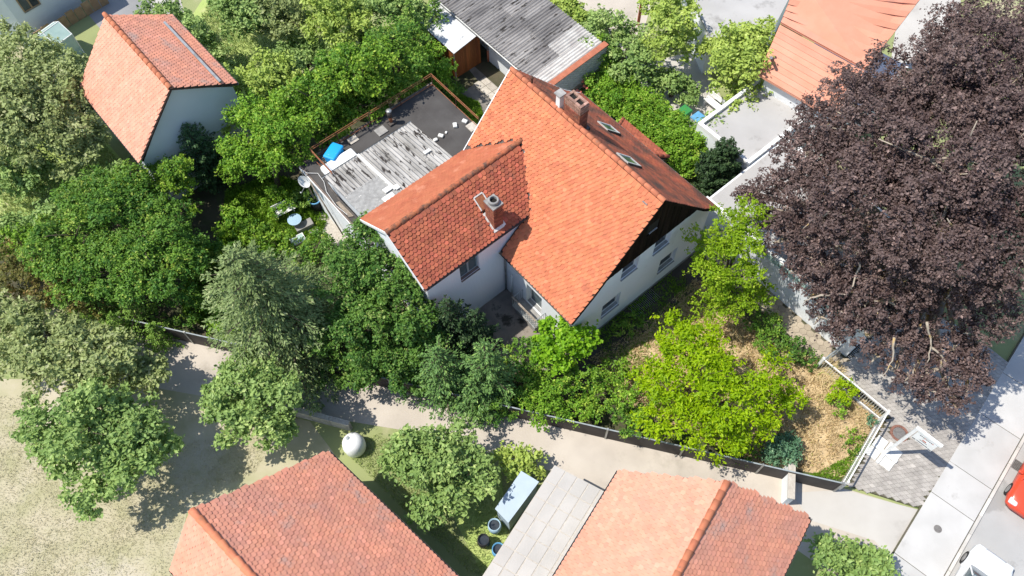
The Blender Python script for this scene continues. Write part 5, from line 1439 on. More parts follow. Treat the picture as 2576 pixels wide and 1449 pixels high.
# lower middle house
rn = at(1830, 1212, 6.2); u = np.array([math.cos(R(-125)), math.sin(R(-125)), 0])
er0 = at(2040, 1302, 3.5); el0 = at(1556, 1185, 3.5)
BC = gable_house('salmon roofed house whose gable faces the lane, lower middle', rn, rn + u * 11, (el0, el0 + u * 11), (er0, er0 + u * 11), ('roof_pale', 'roof_pale_dark'), 'render_white')
# upper right house: two stepped roof planes
rn = at(2070, -20, 7.2)
e0, e1 = at(1908, 187, 3.6), at(2100, 300, 3.6); m0, m1 = at(1962, 62, 5.0), at(2175, 180, 5.0); q0, q1 = at(1998, -30, 6.3), at(2330, -20, 6.3)
t = thing('house', ((e0 + m1) / 2 * np.array([1, 1, 0])), 'salmon roofed house with stepped roof behind the copper beech', 'house')
for (p0, p1, p2, p3, mt_) in ((e0, e1, m1, m0, 'roof_pale'), (m0 + Z * 0.18, m1 + Z * 0.18, m1 + (q1 - m1) * 1.3 + Z * 0.18, q0 + (q0 - m0) * 0.3 + Z * 0.18, 'roof_pale')):
    b = MB(); b.prism([p0, p1, p2, p3], -Z * 0.12); rf_ = b.build('roof', mt_, t)
    u = unit(p1 - p0); w_ = p3 - p0; upv = unit(w_ - u * np.dot(w_, u)); run = np.dot(w_, upv); uu, nn = orient(u, upv); L = np.linalg.norm(p1 - p0)
    nrm = nn
    r_ = 0
    while r_ * 0.30 < run - 0.1:
        f0 = r_ * 0.30 / run; a_ = p0 + (p3 - p0) * f0; b_ = p1 + (p2 - p1) * f0
        c = MB(); c.box(a_ + nrm * 0.01, b_ - a_, upv * 0.29, nrm * 0.035, random.random()); c.build('tile_course', mt_, rf_); r_ += 1
b = MB()
for p, q_ in ((e0, e1),): b.box(np.array([p[0], p[1], 0]) + A * -0.3 + B * 0.3, (q_ - p) * 0.97, B * 6, Z * 3.2)
b.build('wall', 'render_white', t)
c = MB(); c.tube([at(1940, 145, 4.2), at(1940, 145, 4.9)], 0.08, 10); c.build('vent_pipe', 'zinc', t)
# pale flat roofed building top right
P = [at(1725, -40, 2.8), at(1790, 95, 2.8), at(1935, 85, 2.8), at(2010, -60, 2.8)]
t = thing('outbuilding', (P[0] + P[2]) / 2 * np.array([1, 1, 0]), 'low pale flat roofed outbuilding beside the stepped roof house', 'outbuilding')
b = MB(); b.prism([p - Z * 2.8 for p in P], Z * 2.75); b.build('wall', 'render_white', t)
b = MB(); cc = sum(P) / 4; b.prism([cc + (p - cc) * 1.04 - Z * 0.045 for p in P], Z * 0.12); b.build('roof', 'flat_pale', t)
# white house top left
P = [at(-40, 20, 5), at(-40, 92, 5), at(75, 95, 5), at(200, 5, 5), at(150, -60, 5)]
P = [np.array([*(p * 1.0)[:2], 0]) for p in [at(-60, 90), at(75, 95), at(212, 15), at(150, -80), at(-60, -80)]]
t = thing('house', (sum(P) / 5), 'white rendered house with brown window in the top left corner', 'house')
b = MB(); b.prism(P, Z * 4.2); b.build('wall', 'wall_grey_blue', t)
cc = sum(P) / 5; b = MB(); b.prism([cc + (p - cc) * 1.06 + Z * 4.2 for p in P], Z * 0.2); b.build('roof', 'roof_pale_dark', t)
ud = unit(P[2] - P[1]); nd = np.array([ud[1], -ud[0], 0])
window(t, P[1], ud, nd, 0.6, 1.7, 1.6, 2.6, 0.0, mullion=True, framem='wood_brown')
ft = thing('board_fence', P[1] + ud * 2.5 + nd * 0.9, 'brown wooden fence along the white house, top left', 'fence')
for k in range(9):
    c = MB(); c.box(P[1] + ud * (0.2 + k * 0.55) + nd * 0.9, ud * 0.5, nd * 0.06, Z * random.uniform(0.7, 0.95)); c.build('panel', 'wood_brown', ft)
# carport with a roof of grey panels, blue-grey shed
P0 = np.array([1.61, 9.35, 2.4]); du = unit(np.array([4.03, 8.95, 2.4]) - P0); dv = unit(np.array([-1.09, 6.49, 2.4]) - P0); dv = unit(dv - du * 0)
du = np.array([math.cos(R(-30)), math.sin(R(-30)), 0]); dv = np.array([math.cos(R(-125)), math.sin(R(-125)), 0])
t = thing('carport', P0 * np.array([1, 1, 0]) + du * 1.2 + dv * 2, 'carport with grey panel roof beside the lower middle house', 'carport')
b = MB(); b.prism([P0, P0 + du * 2.7, P0 + du * 2.7 + dv * 7, P0 + dv * 7], -Z * 0.06); rf_ = b.build('roof', 'slab_pale', t)
for i in range(5):
    for j in range(9):
        c = MB(); o = P0 + du * (i * 0.54 + 0.03) + dv * (j * 0.775 + 0.02) + Z * 0.004; c.prism([o, o + du * 0.48, o + du * 0.48 + dv * 0.735, o + dv * 0.735], Z * (0.012 + 0.004 * random.random()), random.random()); c.build('roof_panel', 'panel_roof', rf_)
for (i, j) in ((0.1, 0.1), (2.6, 0.1), (0.1, 3.4), (2.6, 3.4), (0.1, 6.9), (2.6, 6.9)):
    c = MB(); o = P0 + du * i + dv * j; c.tube([np.array([o[0], o[1], 0]), o - Z * 0.06], 0.05, 8); c.build('post', 'white_paint', t)
P = [np.array(p) for p in ((0.18, 9.16, 0), (0.85, 8.72, 0), (-0.36, 7.2, 0), (-0.85, 7.74, 0))]
t = thing('shed', sum(P) / 4, 'small blue grey garden shed left of the carport', 'shed')
b = MB(); b.prism(P, Z * 1.9); b.build('wall', 'shed_blue', t)
cc = sum(P) / 4; b = MB(); b.prism([cc + (p - cc) * 1.1 + Z * 1.9 for p in P], Z * 0.08); b.build('roof', 'shed_blue', t)
# barrels by the carport
for (x, y, r_, m_, lab) in ((1245, 1330, 0.3, 'table_blue', 'pale blue water butt at the carport corner'), (1218, 1367, 0.28, 'plastic_black', 'black barrel left of the carport'), (1255, 1390, 0.3, 'plastic_blue', 'bright blue barrel at the carport edge')):
    c_ = at(x, y); t = thing('barrel', c_, lab, 'barrel')
    b = MB(); b.lathe(c_, [(r_ * 0.85, 0), (r_, 0.4), (r_ * 0.9, 0.85), (r_ * 0.8, 0.85), (r_ * 0.78, 0.6)], 18); b.build('body', m_, t, True)
    b = MB(); b.lathe(c_, [(r_ * 0.77, 0.7), (r_ * 0.77, 0.71)], 18); b.build('water', 'glass_dark', t)
# white round tank behind the lower left house
c_ = at(890, 1118, 0.5); c_[2] = 0
t = thing('water_tank', c_, 'white round water tank with domed top by the lane wall', 'tank')
b = MB(); b.lathe(c_, [(0.44, 0.0), (0.50, 0.12), (0.52, 0.5), (0.47, 0.8), (0.35, 0.97), (0.18, 1.05), (0.03, 1.07)], 28); b.build('body', 'white_sheet', t, True)
b = MB(); b.lathe(c_ + np.array([-0.18, 0.12, 0.0]), [(0.09, 1.0), (0.09, 1.07), (0.05, 1.09)], 14); b.build('cap', 'grey_paint', t, True)
# low wall along the lane
w0, w1 = at(600, 1010), at(885, 1085); wd = unit(w1 - w0); wn_ = np.array([-wd[1], wd[0], 0])
t = thing('garden_wall', (w0 + w1) / 2, 'low grey concrete wall along the far side of the lane', 'wall')
L_ = np.linalg.norm(w1 - w0)
for k in range(6):
    c = MB(); c.box(w0 + wd * (k * L_ / 6 + 0.01), wd * (L_ / 6 - 0.02), wn_ * 0.18, Z * 0.8); c.build('segment', 'concrete', t)
    c = MB(); c.box(w0 + wd * (k * L_ / 6 + 0.005) - wn_ * 0.03 + Z * 0.8, wd * (L_ / 6 - 0.01), wn_ * 0.24, Z * 0.06); c.build('coping', 'slab_pale', t)
# white boundary pillar/wall between dark fence and driveway
w0, w1 = at(1968, 1180), at(1965, 1268)
t = thing('boundary_wall', (w0 + w1) / 2, 'short white wall between lane and concrete driveway', 'wall')
c = MB(); wd = unit(w1 - w0); wn_ = np.array([-wd[1], wd[0], 0]); c.box(w0, wd * np.linalg.norm(w1 - w0), wn_ * 0.25, Z * 1.0); c.build('body', 'render_white', t)
c = MB(); c.box(w0 - wn_ * 0.03 + Z * 1.0, wd * np.linalg.norm(w1 - w0), wn_ * 0.31, Z * 0.06); c.build('coping', 'slab_pale', t)
# greenhouse upper left
g0 = at(135, 190); gu = unit(at(215, 130) - g0); gv = np.array([-gu[1], gu[0], 0])
t = thing('greenhouse', g0 + gu + gv * 0.5, 'small white framed greenhouse left of the orange roofed house', 'greenhouse')
c = MB(); gw, gl_, gh = 1.7, 2.3, 1.5
fr_ = []
for s_ in (0, gl_ / 2, gl_):
    c.tube([g0 + gu * s_, g0 + gu * s_ + Z * gh, g0 + gu * s_ + gv * gw / 2 + Z * (gh + 0.5), g0 + gu * s_ + gv * gw + Z * gh, g0 + gu * s_ + gv * gw], 0.03, 5)
for (q_, z) in ((0, gh), (gw / 2, gh + 0.5), (gw, gh)): c.tube([g0 + gv * q_ + Z * z, g0 + gv * q_ + gu * gl_ + Z * z], 0.03, 5)
c.build('frame', 'white_paint', t)
for s_ in (0, gl_ / 2):
    for (q0_, z0_, q1_, z1_) in ((0, 0.05, 0, gh), (0, gh, gw / 2, gh + 0.5), (gw / 2, gh + 0.5, gw, gh), (gw, 0.05, gw, gh)):
        o = g0 + gu * (s_ + 0.03); c = MB(); d_ = (q1_ - q0_) * gv + (z1_ - z0_) * Z; n2 = unit(np.cross(gu, d_)); c.box(o + gv * q0_ + Z * z0_, gu * (gl_ / 2 - 0.06), d_, n2 * 0.008); c.build('pane', 'glass_green', t)
# bench and table top right
for k, (x, y, lab) in enumerate(((1765, 262, 'white garden bench on the pale drive, farther one'), (1800, 300, 'white garden bench on the pale drive, nearer one'))):
    o0 = at(x, y); u = -A; v = B
    t = thing('bench', o0, lab, 'bench', 'white benches on the pale drive')
    for j in range(4):
        c = MB(); c.box(o0 + v * (0.11 * j) + Z * 0.42, u * 1.2, v * 0.09, Z * 0.03); c.build('slat', 'white_paint', t)
    c = MB(); c.box(o0 + v * 0.48 + Z * 0.5, u * 1.2, v * 0.04, Z * 0.35); c.build('backrest', 'white_paint', t)
    for s_ in (0.05, 1.08):
        c = MB(); c.box(o0 + u * s_ + v * 0.03, u * 0.07, v * 0.4, Z * 0.42); c.build('leg', 'white_paint', t)
# bins beyond the hedge
for (x, y, bm_, lm_, lab) in ((1715, 308, 'plastic_green', 'plastic_green', 'green wheelie bin beyond the hedge'), (1748, 325, 'white_paint', 'plastic_blue', 'white bin with blue edged lid beyond the hedge')):
    o0 = at(x, y); t = thing('bin', o0, lab, 'bin', 'bins beyond the hedge')
    c = MB(); c.hexa([o0 + A * 0.24 * i + B * 0.24 * j + Z * 0.05 for i, j in ((-1, -1), (1, -1), (1, 1), (-1, 1))][::-1] + [o0 + A * 0.3 * i + B * 0.3 * j + Z * 1.0 for i, j in ((-1, -1), (1, -1), (1, 1), (-1, 1))][::-1]); c.build('body', bm_, t)
    c = MB(); c.hexa([o0 + A * 0.33 * i + B * 0.33 * j + Z * 1.0 for i, j in ((-1, -1), (1, -1), (1, 1), (-1, 1))][::-1] + [o0 + A * 0.28 * i + B * 0.28 * j + Z * 1.09 for i, j in ((-1, -1), (1, -1), (1, 1), (-1, 1))][::-1]); c.build('lid', lm_, t)
    for s_ in (-0.2, 0.2):
        c = MB(); c.tube([o0 + A * s_ + B * 0.24 + Z * 0.1, o0 + A * (s_ + 0.06) + B * 0.24 + Z * 0.1], 0.1, 12); c.build('wheel', 'tyre', t)
# red post top
c_ = at(1605, 62); t = thing('post', c_, 'tall reddish wooden post in the top garden', 'post')
b = MB(); b.box(c_ - np.array([0.08, 0.08, 0]), np.array([0.16, 0, 0]), np.array([0, 0.16, 0]), Z * 2.2); b.build('shaft', 'coping_red', t)
b = MB(); b.box(c_ - np.array([0.11, 0.11, 0]) + Z * 2.2, np.array([0.22, 0, 0]), np.array([0, 0.22, 0]), Z * 0.06); b.build('cap', 'wood_grey', t)

# =================================================================== CARS
def car(label, P, d, L, Wd, H, paint):
    """P = centre on the ground, d = heading"""
    d = unit(np.asarray(d, float)); s_ = np.array([-d[1], d[0], 0]); P = np.asarray(P, float)
    t = thing('car', P, label, 'car', 'cars parked at the kerb')
    def loft(sec, name, m_, parent, smooth=True, cap=True):
        V = []; F = []; n = None
        for (x, ring) in sec:
            pts = [(y, z) for y, z in ring] + [(-y, z) for y, z in ring[::-1]]
            n = len(pts); V += [P + d * x + s_ * y + Z * z for y, z in pts]
        for k in range(len(sec) - 1):
            for q_ in range(n): F.append([k * n + q_, k * n + (q_ + 1) % n, (k + 1) * n + (q_ + 1) % n, (k + 1) * n + q_])
        if cap: F += [list(range(n))[::-1], [(len(sec) - 1) * n + q_ for q_ in range(n)]]
        return raw(name, V, [k for f in F for k in f], [len(f) for f in F], m_, parent, None, smooth)
    h = Wd / 2
    def body(x, w_, zt, zb=0.22): return (x, [(w_ * 0.86, zb), (w_, zb + 0.16), (w_, 0.62), (w_ * 0.95, zt - 0.06), (w_ * 0.80, zt), (w_ * 0.3, zt + 0.015)])
    bd_ = loft([body(L / 2, h * 0.62, 0.60, 0.30), body(L / 2 - 0.12, h * 0.88, 0.70), body(L / 2 - 0.5, h * 0.98, 0.82), body(L / 2 - 1.2, h, 0.92), body(0, h, 0.95), body(-L / 2 + 0.8, h, 0.96), body(-L / 2 + 0.25, h * 0.95, 0.92), body(-L / 2, h * 0.8, 0.75, 0.32)], 'body', paint, t)
    def cab(x, w0, w1, z0, z1): return (x, [(w0, z0), (w0 * 0.98, z0 + (z1 - z0) * 0.35), (w1, z1 - 0.03), (w1 * 0.7, z1)])
    loft([cab(L / 2 - 1.15, h * 0.80, h * 0.78, 0.90, 0.93), cab(L / 2 - 1.75, h * 0.90, h * 0.74, 0.92, H - 0.06), cab(-0.1, h * 0.91, h * 0.75, 0.93, H), cab(-L / 2 + 0.85, h * 0.90, h * 0.73, 0.93, H - 0.05), cab(-L / 2 + 0.35, h * 0.84, h * 0.76, 0.90, 0.99)], 'windows', 'glass_sky', t)
    loft([(L / 2 - 1.72, [(h * 0.76, H - 0.06), (h * 0.5, H - 0.035)]), (-0.1, [(h * 0.78, H - 0.015), (h * 0.5, H + 0.02)]), (-L / 2 + 0.82, [(h * 0.76, H - 0.06), (h * 0.5, H - 0.03)])], 'roof', paint, t)
    for sg in (-1, 1):
        for (x0, x1) in ((L / 2 - 1.15, L / 2 - 1.75), (-0.1, -0.1), (-L / 2 + 0.38, -L / 2 + 0.85)):
            c = MB(); z0_ = 0.92; c.tube([P + d * x0 + s_ * sg * h * 0.90 + Z * z0_, P + d * x1 + s_ * sg * h * 0.77 + Z * (H - 0.04)], 0.035, 6); c.build('pillar', paint, t)
        for x in (L / 2 - 0.8, -L / 2 + 0.75):
            c = MB(); ce = P + d * x + s_ * sg * (h - 0.10) + Z * 0.31; c.tube([ce - s_ * 0.1, ce + s_ * 0.105], 0.31, 20); wh = c.build('wheel', 'tyre', t)
            c = MB(); c.tube([ce + s_ * sg * 0.1, ce + s_ * sg * 0.112], 0.20, 16); c.build('rim', 'rim', wh)
        V, F = rounded_box(P + d * (L / 2 - 0.2) + s_ * sg * h * 0.66 + Z * 0.66, d * 0.3, s_ * 0.36, Z * 0.16, 0.06)
        raw('headlight', V, [k for f in F for k in f], [len(f) for f in F], 'lamp_clear', t, None, True)
        V, F = rounded_box(P + d * (L / 2 - 1.45) + s_ * sg * (h + 0.07) + Z * 0.98, d * 0.12, s_ * 0.2, Z * 0.13, 0.04)
        raw('mirror', V, [k for f in F for k in f], [len(f) for f in F], paint, t, None, True)
        V, F = rounded_box(P + d * (-L / 2 + 0.06) + s_ * sg * h * 0.72 + Z * 0.75, d * 0.1, s_ * 0.2, Z * 0.2, 0.03)
        raw('tail_light', V, [k for f in F for k in f], [len(f) for f in F], 'sign_red', t, None, True)
    return t
rc = at(2552, 1262, 0.7)
car('red car parked at the kerb, at the right edge', np.array([rc[0], rc[1], 0]) + KD * 1.85 + KN * 0.55, -KD, 4.1, 1.75, 1.48, 'car_red')
wc = at(2480, 1408, 1.4)
car('white car at the kerb in the lower right corner', np.array([wc[0], wc[1], 0]) - KD * 1.25 + KN * 0.5, KD, 4.2, 1.78, 1.5, 'car_white')

# street furniture set into the ground
c_ = at(2356, 1332); b = MB(); b.lathe(c_, [(0.17, 0.10), (0.17, 0.125), (0.15, 0.128)], 20); o = b.build('utility_cover', 'cast_iron'); tag(o, 'small round iron cover in the pavement slab', 'cover')
t = thing('street_drain', K(6.2, 0.3), 'square iron street drain at the kerb', 'drain')
b = MB(); b.box(K(5.95, 0.05, 0.0), KD * 0.5, KN * 0.5, Z * 0.016); b.build('pit', 'soot_and_hollow', t)  # flat dark plate: shade of the shaft put into colour
for k in range(8):
    c = MB(); c.box(K(5.95 + k * 0.063, 0.05, 0.016), KD * 0.036, KN * 0.5, Z * 0.012); c.build('grate_bar', 'cast_iron', t)

# =================================================================== VEGETATION OF THE PLOT
# left corner
tree('broad_tree', 'broad dense deciduous tree filling the left corner of the garden', 'tree', (330, 690),
     [(300, 560, 3.2, 2.0), (200, 600, 2.8, 1.8), (390, 600, 3.2, 1.9), (130, 650, 2.3, 1.4), (300, 690, 2.6, 2.0), (410, 690, 2.6, 1.7), (220, 510, 3.0, 1.5), (200, 690, 2.2, 1.6), (350, 490, 3.2, 1.5), (470, 620, 2.6, 0.9), (475, 680, 2.2, 0.9)], 'leaf_mid', 0.13, 190, trunk=0.2)
tree('small_tree', 'leafy tree with upright shoots in front of the blue white gable', 'tree', (420, 520),
     [(410, 455, 3.2, 1.2), (445, 430, 3.4, 0.8), (340, 470, 2.8, 1.1), (450, 490, 2.4, 1.1), (300, 480, 2.2, 0.9)], 'leaf_vine', 0.13, 190)
shrub('yellow green bush at the far left tip of the garden', 55, 615, 1.6, 0.9, 'leaf_fresh', extra=((20, 610, 1.3, 0.7), (95, 590, 1.4, 0.6)))
tree('brown_shrub', 'brownish green conifer like shrub at the left edge of the garden', 'shrub', (80, 740), [(30, 680, 1.8, 1.1), (110, 705, 1.6, 1.1), (180, 740, 1.4, 1.0), (0, 650, 1.6, 0.9), (110, 665, 1.8, 0.8), (60, 720, 1.0, 0.8), (240, 760, 1.1, 0.8), (140, 745, 0.9, 0.7)], 'leaf_brownish', 0.12, 200, trunk=0.05)
for (bx, by, h, r0, lab) in ((205, 790, 2.6, 1.15, 'leftmost light green young spruce of the row by the dark fence end'), (285, 800, 3.0, 1.25, 'second light green young spruce of the row by the dark fence end'), (370, 815, 3.0, 1.25, 'third light green young spruce of the row, nearest the fence end'), (330, 845, 2.4, 1.15, 'light green young spruce in front of the row by the dark fence end'), (415, 860, 1.9, 1.0, 'lowest light green young spruce right beside the fence end')):
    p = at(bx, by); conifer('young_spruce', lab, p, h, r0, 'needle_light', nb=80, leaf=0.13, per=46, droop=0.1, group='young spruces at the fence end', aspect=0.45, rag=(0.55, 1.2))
conifer('yew', 'dark yew between leafy tree and bright maple', at(545, 455), 4.6, 1.35, 'needle_yew', nb=190, leaf=0.13, per=80, droop=-0.15, power=0.45, aspect=0.45, start=0.02)
tree('maple', 'tall bright green maple beside the annex corner', 'tree', (700, 470), [(650, 310, 4.6, 1.4), (720, 340, 4.6, 1.3), (690, 290, 5.0, 1.1), (620, 390, 3.2, 1.2), (600, 430, 2.2, 0.9), (690, 410, 3.4, 1.2), (745, 390, 3.4, 0.8), (760, 310, 4.0, 0.9)], 'leaf_fresh', 0.14, 190, trunk=0.15)
tree('vine_tree', 'vine covered tree left of the flat roof railing', 'tree', (820, 360), [(790, 250, 4.6, 1.4), (850, 240, 4.6, 1.5), (830, 300, 3.6, 1.4), (770, 300, 3.8, 1.1), (900, 270, 3.4, 1.2)], 'leaf_vine', 0.17, 150, low=-0.6)
tree('vine_tree', 'vine covered tree in the middle behind the flat roof', 'tree', (910, 300), [(880, 190, 5.0, 1.5), (930, 170, 5.0, 1.4), (920, 230, 3.8, 1.4), (970, 240, 3.0, 1.2), (860, 160, 4.4, 1.0)], 'leaf_vine', 0.17, 150, low=-0.6)
tree('vine_tree', 'vine covered tree right of the middle, beside the thuja', 'tree', (1010, 250), [(990, 170, 4.2, 1.2), (1000, 110, 4.6, 1.2), (960, 110, 4.4, 1.0)], 'leaf_mid', 0.15, 160, low=-0.6)
tree('hazel_bush', 'fresh green bush at the far corner of the rusty railing', 'shrub', (1060, 240), [(1030, 190, 2.0, 1.2), (1080, 170, 2.0, 1.0), (1100, 205, 1.4, 0.8), (1010, 220, 1.8, 0.9)], 'leaf_fresh', 0.13, 190, trunk=0.04)
conifer('thuja', 'dark green thuja with drooping sprays beside the shed', at(1055, 180), 5.4, 1.7, 'needle_light', nb=150, leaf=0.18, per=70, droop=0.35, aspect=0.5)
conifer('thuja', 'smaller thuja nearest the shed roof', at(1108, 130), 4.6, 1.35, 'needle_light', nb=110, leaf=0.16, per=50, droop=0.3, aspect=0.5)
shrub('low leafy shrub under the far railing corner', 1130, 235, 0.7, 0.7, 'leaf_mid')
# middle garden, left of the house
for (x, y, z, r, m_, lab) in ((700, 505, 0.8, 0.8, 'leaf_fresh', 'light bush on the back lawn below the dark yew'), (590, 560, 1.0, 0.8, 'leaf_fresh', 'light bush at the left edge of the back lawn'), (640, 590, 0.9, 0.7, 'leaf_vine', 'bush at the lower edge of the back lawn'),
     (565, 650, 0.9, 0.8, 'leaf_mid', 'green bush between broad tree and blue spruce, upper one'), (580, 740, 0.9, 0.8, 'leaf_fresh', 'green bush between broad tree and blue spruce, middle one'), (480, 770, 1.0, 0.9, 'leaf_mid', 'round leaved bush below the broad tree'), (560, 800, 0.9, 0.8, 'leaf_fresh', 'pale leaved bush left of the blue spruce foot'), (600, 840, 0.8, 0.8, 'leaf_vine', 'lowest bush left of the blue spruce'), (520, 720, 0.6, 0.6, 'leaf_mid', 'small bush in the shade right of the broad tree'), (770, 500, 0.7, 0.55, 'needle_light', 'feathery bush beside the rain barrel'), (800, 620, 0.8, 0.75, 'leaf_mid', 'green bush right of the cold frame'), (700, 620, 0.7, 0.8, 'leaf_vine', 'green bush left of the cold frame'), (840, 640, 0.9, 0.8, 'leaf_deep', 'dark bush between side terrace and blue spruce'), (760, 660, 0.8, 0.8, 'leaf_mid', 'bush below the cold frame beside the spruce')):
    shrub(lab, x, y, z, r, m_)
sb = at(752, 880)
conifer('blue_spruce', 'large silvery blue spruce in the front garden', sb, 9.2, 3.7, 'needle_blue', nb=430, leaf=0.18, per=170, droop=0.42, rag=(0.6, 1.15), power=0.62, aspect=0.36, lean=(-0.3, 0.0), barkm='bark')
tree('cherry_tree', 'dark green deciduous tree in front of the wing gable', 'tree', (985, 880), [(930, 620, 4.8, 1.3), (880, 690, 4.3, 1.4), (980, 700, 4.6, 1.5), (920, 780, 3.8, 1.7), (1010, 790, 3.8, 1.5), (1040, 710, 4.0, 0.9), (880, 860, 2.8, 1.6), (980, 880, 2.6, 1.7), (1050, 860, 2.6, 1.2), (920, 930, 1.6, 1.3), (1010, 935, 1.4, 1.1)], 'leaf_deep', 0.14, 190, trunk=0.18)
for (bx, by, h, r0, m_, lab, nb) in ((1145, 880, 5.2, 1.5, 'needle_dark', 'darkest spruce against the ribbed wing wall', 150), (1205, 885, 4.3, 1.15, 'needle_dark', 'slim dark spruce tip right of the darkest spruce', 100), (1120, 985, 4.8, 1.9, 'needle_green', 'wide green spruce at the panel fence', 190), (1230, 990, 5.6, 1.7, 'needle_green', 'tall light tipped spruce beside the balcony', 180), (1200, 1020, 3.0, 1.5, 'needle_green', 'lowest spruce overhanging the panel fence', 130)):
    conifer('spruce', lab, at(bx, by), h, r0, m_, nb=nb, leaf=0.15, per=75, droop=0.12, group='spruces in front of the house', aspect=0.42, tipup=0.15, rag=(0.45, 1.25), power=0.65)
tree('maple', 'bright green small maple at the house corner', 'tree', (1420, 905), [(1400, 850, 2.3, 0.8), (1445, 850, 2.4, 0.75), (1420, 890, 1.9, 0.85), (1375, 880, 1.6, 0.6)], 'leaf_maple', 0.17, 140, trunk=0.06, aspect=0.85)
for (x, y, z, r, m_, lab) in ((1320, 900, 1.2, 0.8, 'leaf_mid', 'green shrub between spruces and bright maple'), (1300, 960, 1.1, 0.9, 'leaf_mid', 'green shrub at the fence right of the spruces'), (1390, 960, 1.2, 0.95, 'leaf_fresh', 'light green shrub just below the bright maple'), (1360, 1015, 1.0, 0.85, 'leaf_fresh', 'light green shrub at the fence below the bright maple'), (1460, 970, 1.1, 0.9, 'leaf_vine', 'shrub with pale new leaves above the panel fence'), (1520, 1000, 1.1, 0.9, 'leaf_vine', 'rose shrub left of the golden tree'), (1440, 1035, 0.9, 0.8, 'leaf_fresh', 'light shrub leaning on the panel fence'), (1610, 1010, 1.3, 0.9, 'leaf_fresh', 'fresh shrub at the left foot of the golden tree'), (1545, 940, 0.8, 0.7, 'leaf_vine', 'shrub at the edge of the shaded soil left of the golden tree'), (1250, 1010, 0.9, 0.9, 'leaf_mid', 'shrub between the spruces and the panel fence'), (1070, 970, 0.9, 0.9, 'leaf_deep', 'dark shrub at the fence between cherry tree and spruces'), (850, 930, 0.8, 0.9, 'leaf_deep', 'dark shrub at the fence right of the blue spruce foot'), (650, 860, 0.8, 0.8, 'leaf_mid', 'green shrub at the fence under the blue spruce'), (1580, 1060, 1.1, 0.8, 'leaf_mid', 'darker shrub under the golden tree at the fence'), (1565, 830, 0.4, 0.5, 'leaf_mid', 'low shrub in the shade of the gable wall'), (1600, 800, 0.3, 0.4, 'leaf_mid', 'tiny shrub in the shade of the gable wall')):
    shrub(lab, x, y, z, r, m_)
# golden tree
tree('golden_tree', 'bright yellow green robinia spreading over the front garden', 'tree', (1790, 1060), [(1700, 840, 3.4, 0.8), (1760, 865, 3.8, 0.9), (1690, 915, 3.4, 0.9), (1775, 950, 4.0, 1.0), (1685, 990, 3.2, 1.0), (1635, 950, 2.6, 0.7), (1835, 1020, 3.6, 1.0), (1745, 1060, 3.2, 1.0), (1900, 975, 3.2, 0.8), (1945, 925, 2.6, 0.65), (1970, 1000, 2.4, 0.65), (1840, 1095, 2.8, 0.8), (1925, 1065, 2.4, 0.7), (1645, 1060, 2.2, 0.8), (1785, 1125, 2.2, 0.6), (1880, 1115, 2.0, 0.5), (1830, 920, 3.0, 0.6)],
     'leaf_gold', 0.17, 175, trunk=0.12, aspect=0.45, lump=0.34, twig=0.75, squash=0.7)
tree('ginkgo', 'tall yellow green ginkgo at the right corner of the house', 'tree', (1820, 740), [(1880, 550, 5.6, 0.8), (1830, 580, 5.4, 0.9), (1790, 620, 4.8, 0.8), (1870, 620, 5.0, 0.9), (1820, 660, 4.4, 1.0), (1750, 600, 4.4, 0.5), (1880, 690, 3.8, 0.9), (1800, 720, 3.6, 0.9), (1850, 760, 2.8, 0.9), (1770, 680, 3.8, 0.6), (1910, 740, 2.8, 0.6), (1790, 780, 2.4, 0.7)],
     'leaf_ginkgo', 0.12, 190, trunk=0.12, lump=0.35, twig=0.65)
conifer('columnar_yew', 'dense dark columnar yew behind the house beside the hedge', at(1790, 480), 3.9, 1.05, 'needle_dark', nb=260, leaf=0.11, per=120, droop=-0.5, power=0.32, aspect=0.6, start=0.02)
# hedge along the north-east side
hd = [(1500, 225), (1540, 235), (1560, 270), (1600, 285), (1625, 320), (1665, 335), (1690, 370), (1725, 375)]
tree('hedge', 'leafy bright hedge along the far side of the house', 'hedge', (1600, 320), [(x, y, 1.4, 0.95) for x, y in hd] + [(1650, 295, 1.5, 0.8), (1700, 330, 1.5, 0.8), (1600, 245, 1.5, 0.8), (1540, 200, 1.5, 0.8), (1730, 420, 1.0, 0.6), (1700, 420, 0.8, 0.6), (1520, 250, 1.2, 0.8), (1580, 300, 1.2, 0.8), (1645, 355, 1.1, 0.7), (1570, 215, 1.5, 0.7), (1630, 270, 1.5, 0.8), (1680, 305, 1.5, 0.7), (1750, 360, 1.4, 0.7)], 'leaf_fresh', 0.12, 250, trunk=0.05, low=-0.6, shrink=False)
tree('climber', 'green climber hanging over the end of the garage roof', 'plant', (1530, 175), [(1500, 125, 2.6, 0.7), (1535, 155, 2.0, 0.7), (1475, 118, 2.9, 0.4), (1560, 190, 1.5, 0.7)], 'leaf_vine', 0.15, 170, trunk=0.04, low=-0.6)
ro = tree('rose_bush', 'rose bush with salmon blossoms at the lattice wall of the garage', 'shrub', (1480, 245), [(1470, 240, 1.0, 0.55), (1500, 225, 1.1, 0.5), (1455, 255, 0.8, 0.45)], 'leaf_mid', 0.12, 170, trunk=0.03)
for (x, y) in ((1466, 205), (1478, 200), (1485, 210), (1470, 217), (1452, 228), (1460, 232), (1490, 203), (1476, 222)):
    p = at(x, y, 1.75); b = MB(); b.lathe(p, [(0.03, -0.05), (0.09, -0.01), (0.10, 0.04), (0.05, 0.08)], 9); b.build('blossom', 'blossom_pink', ro, True)
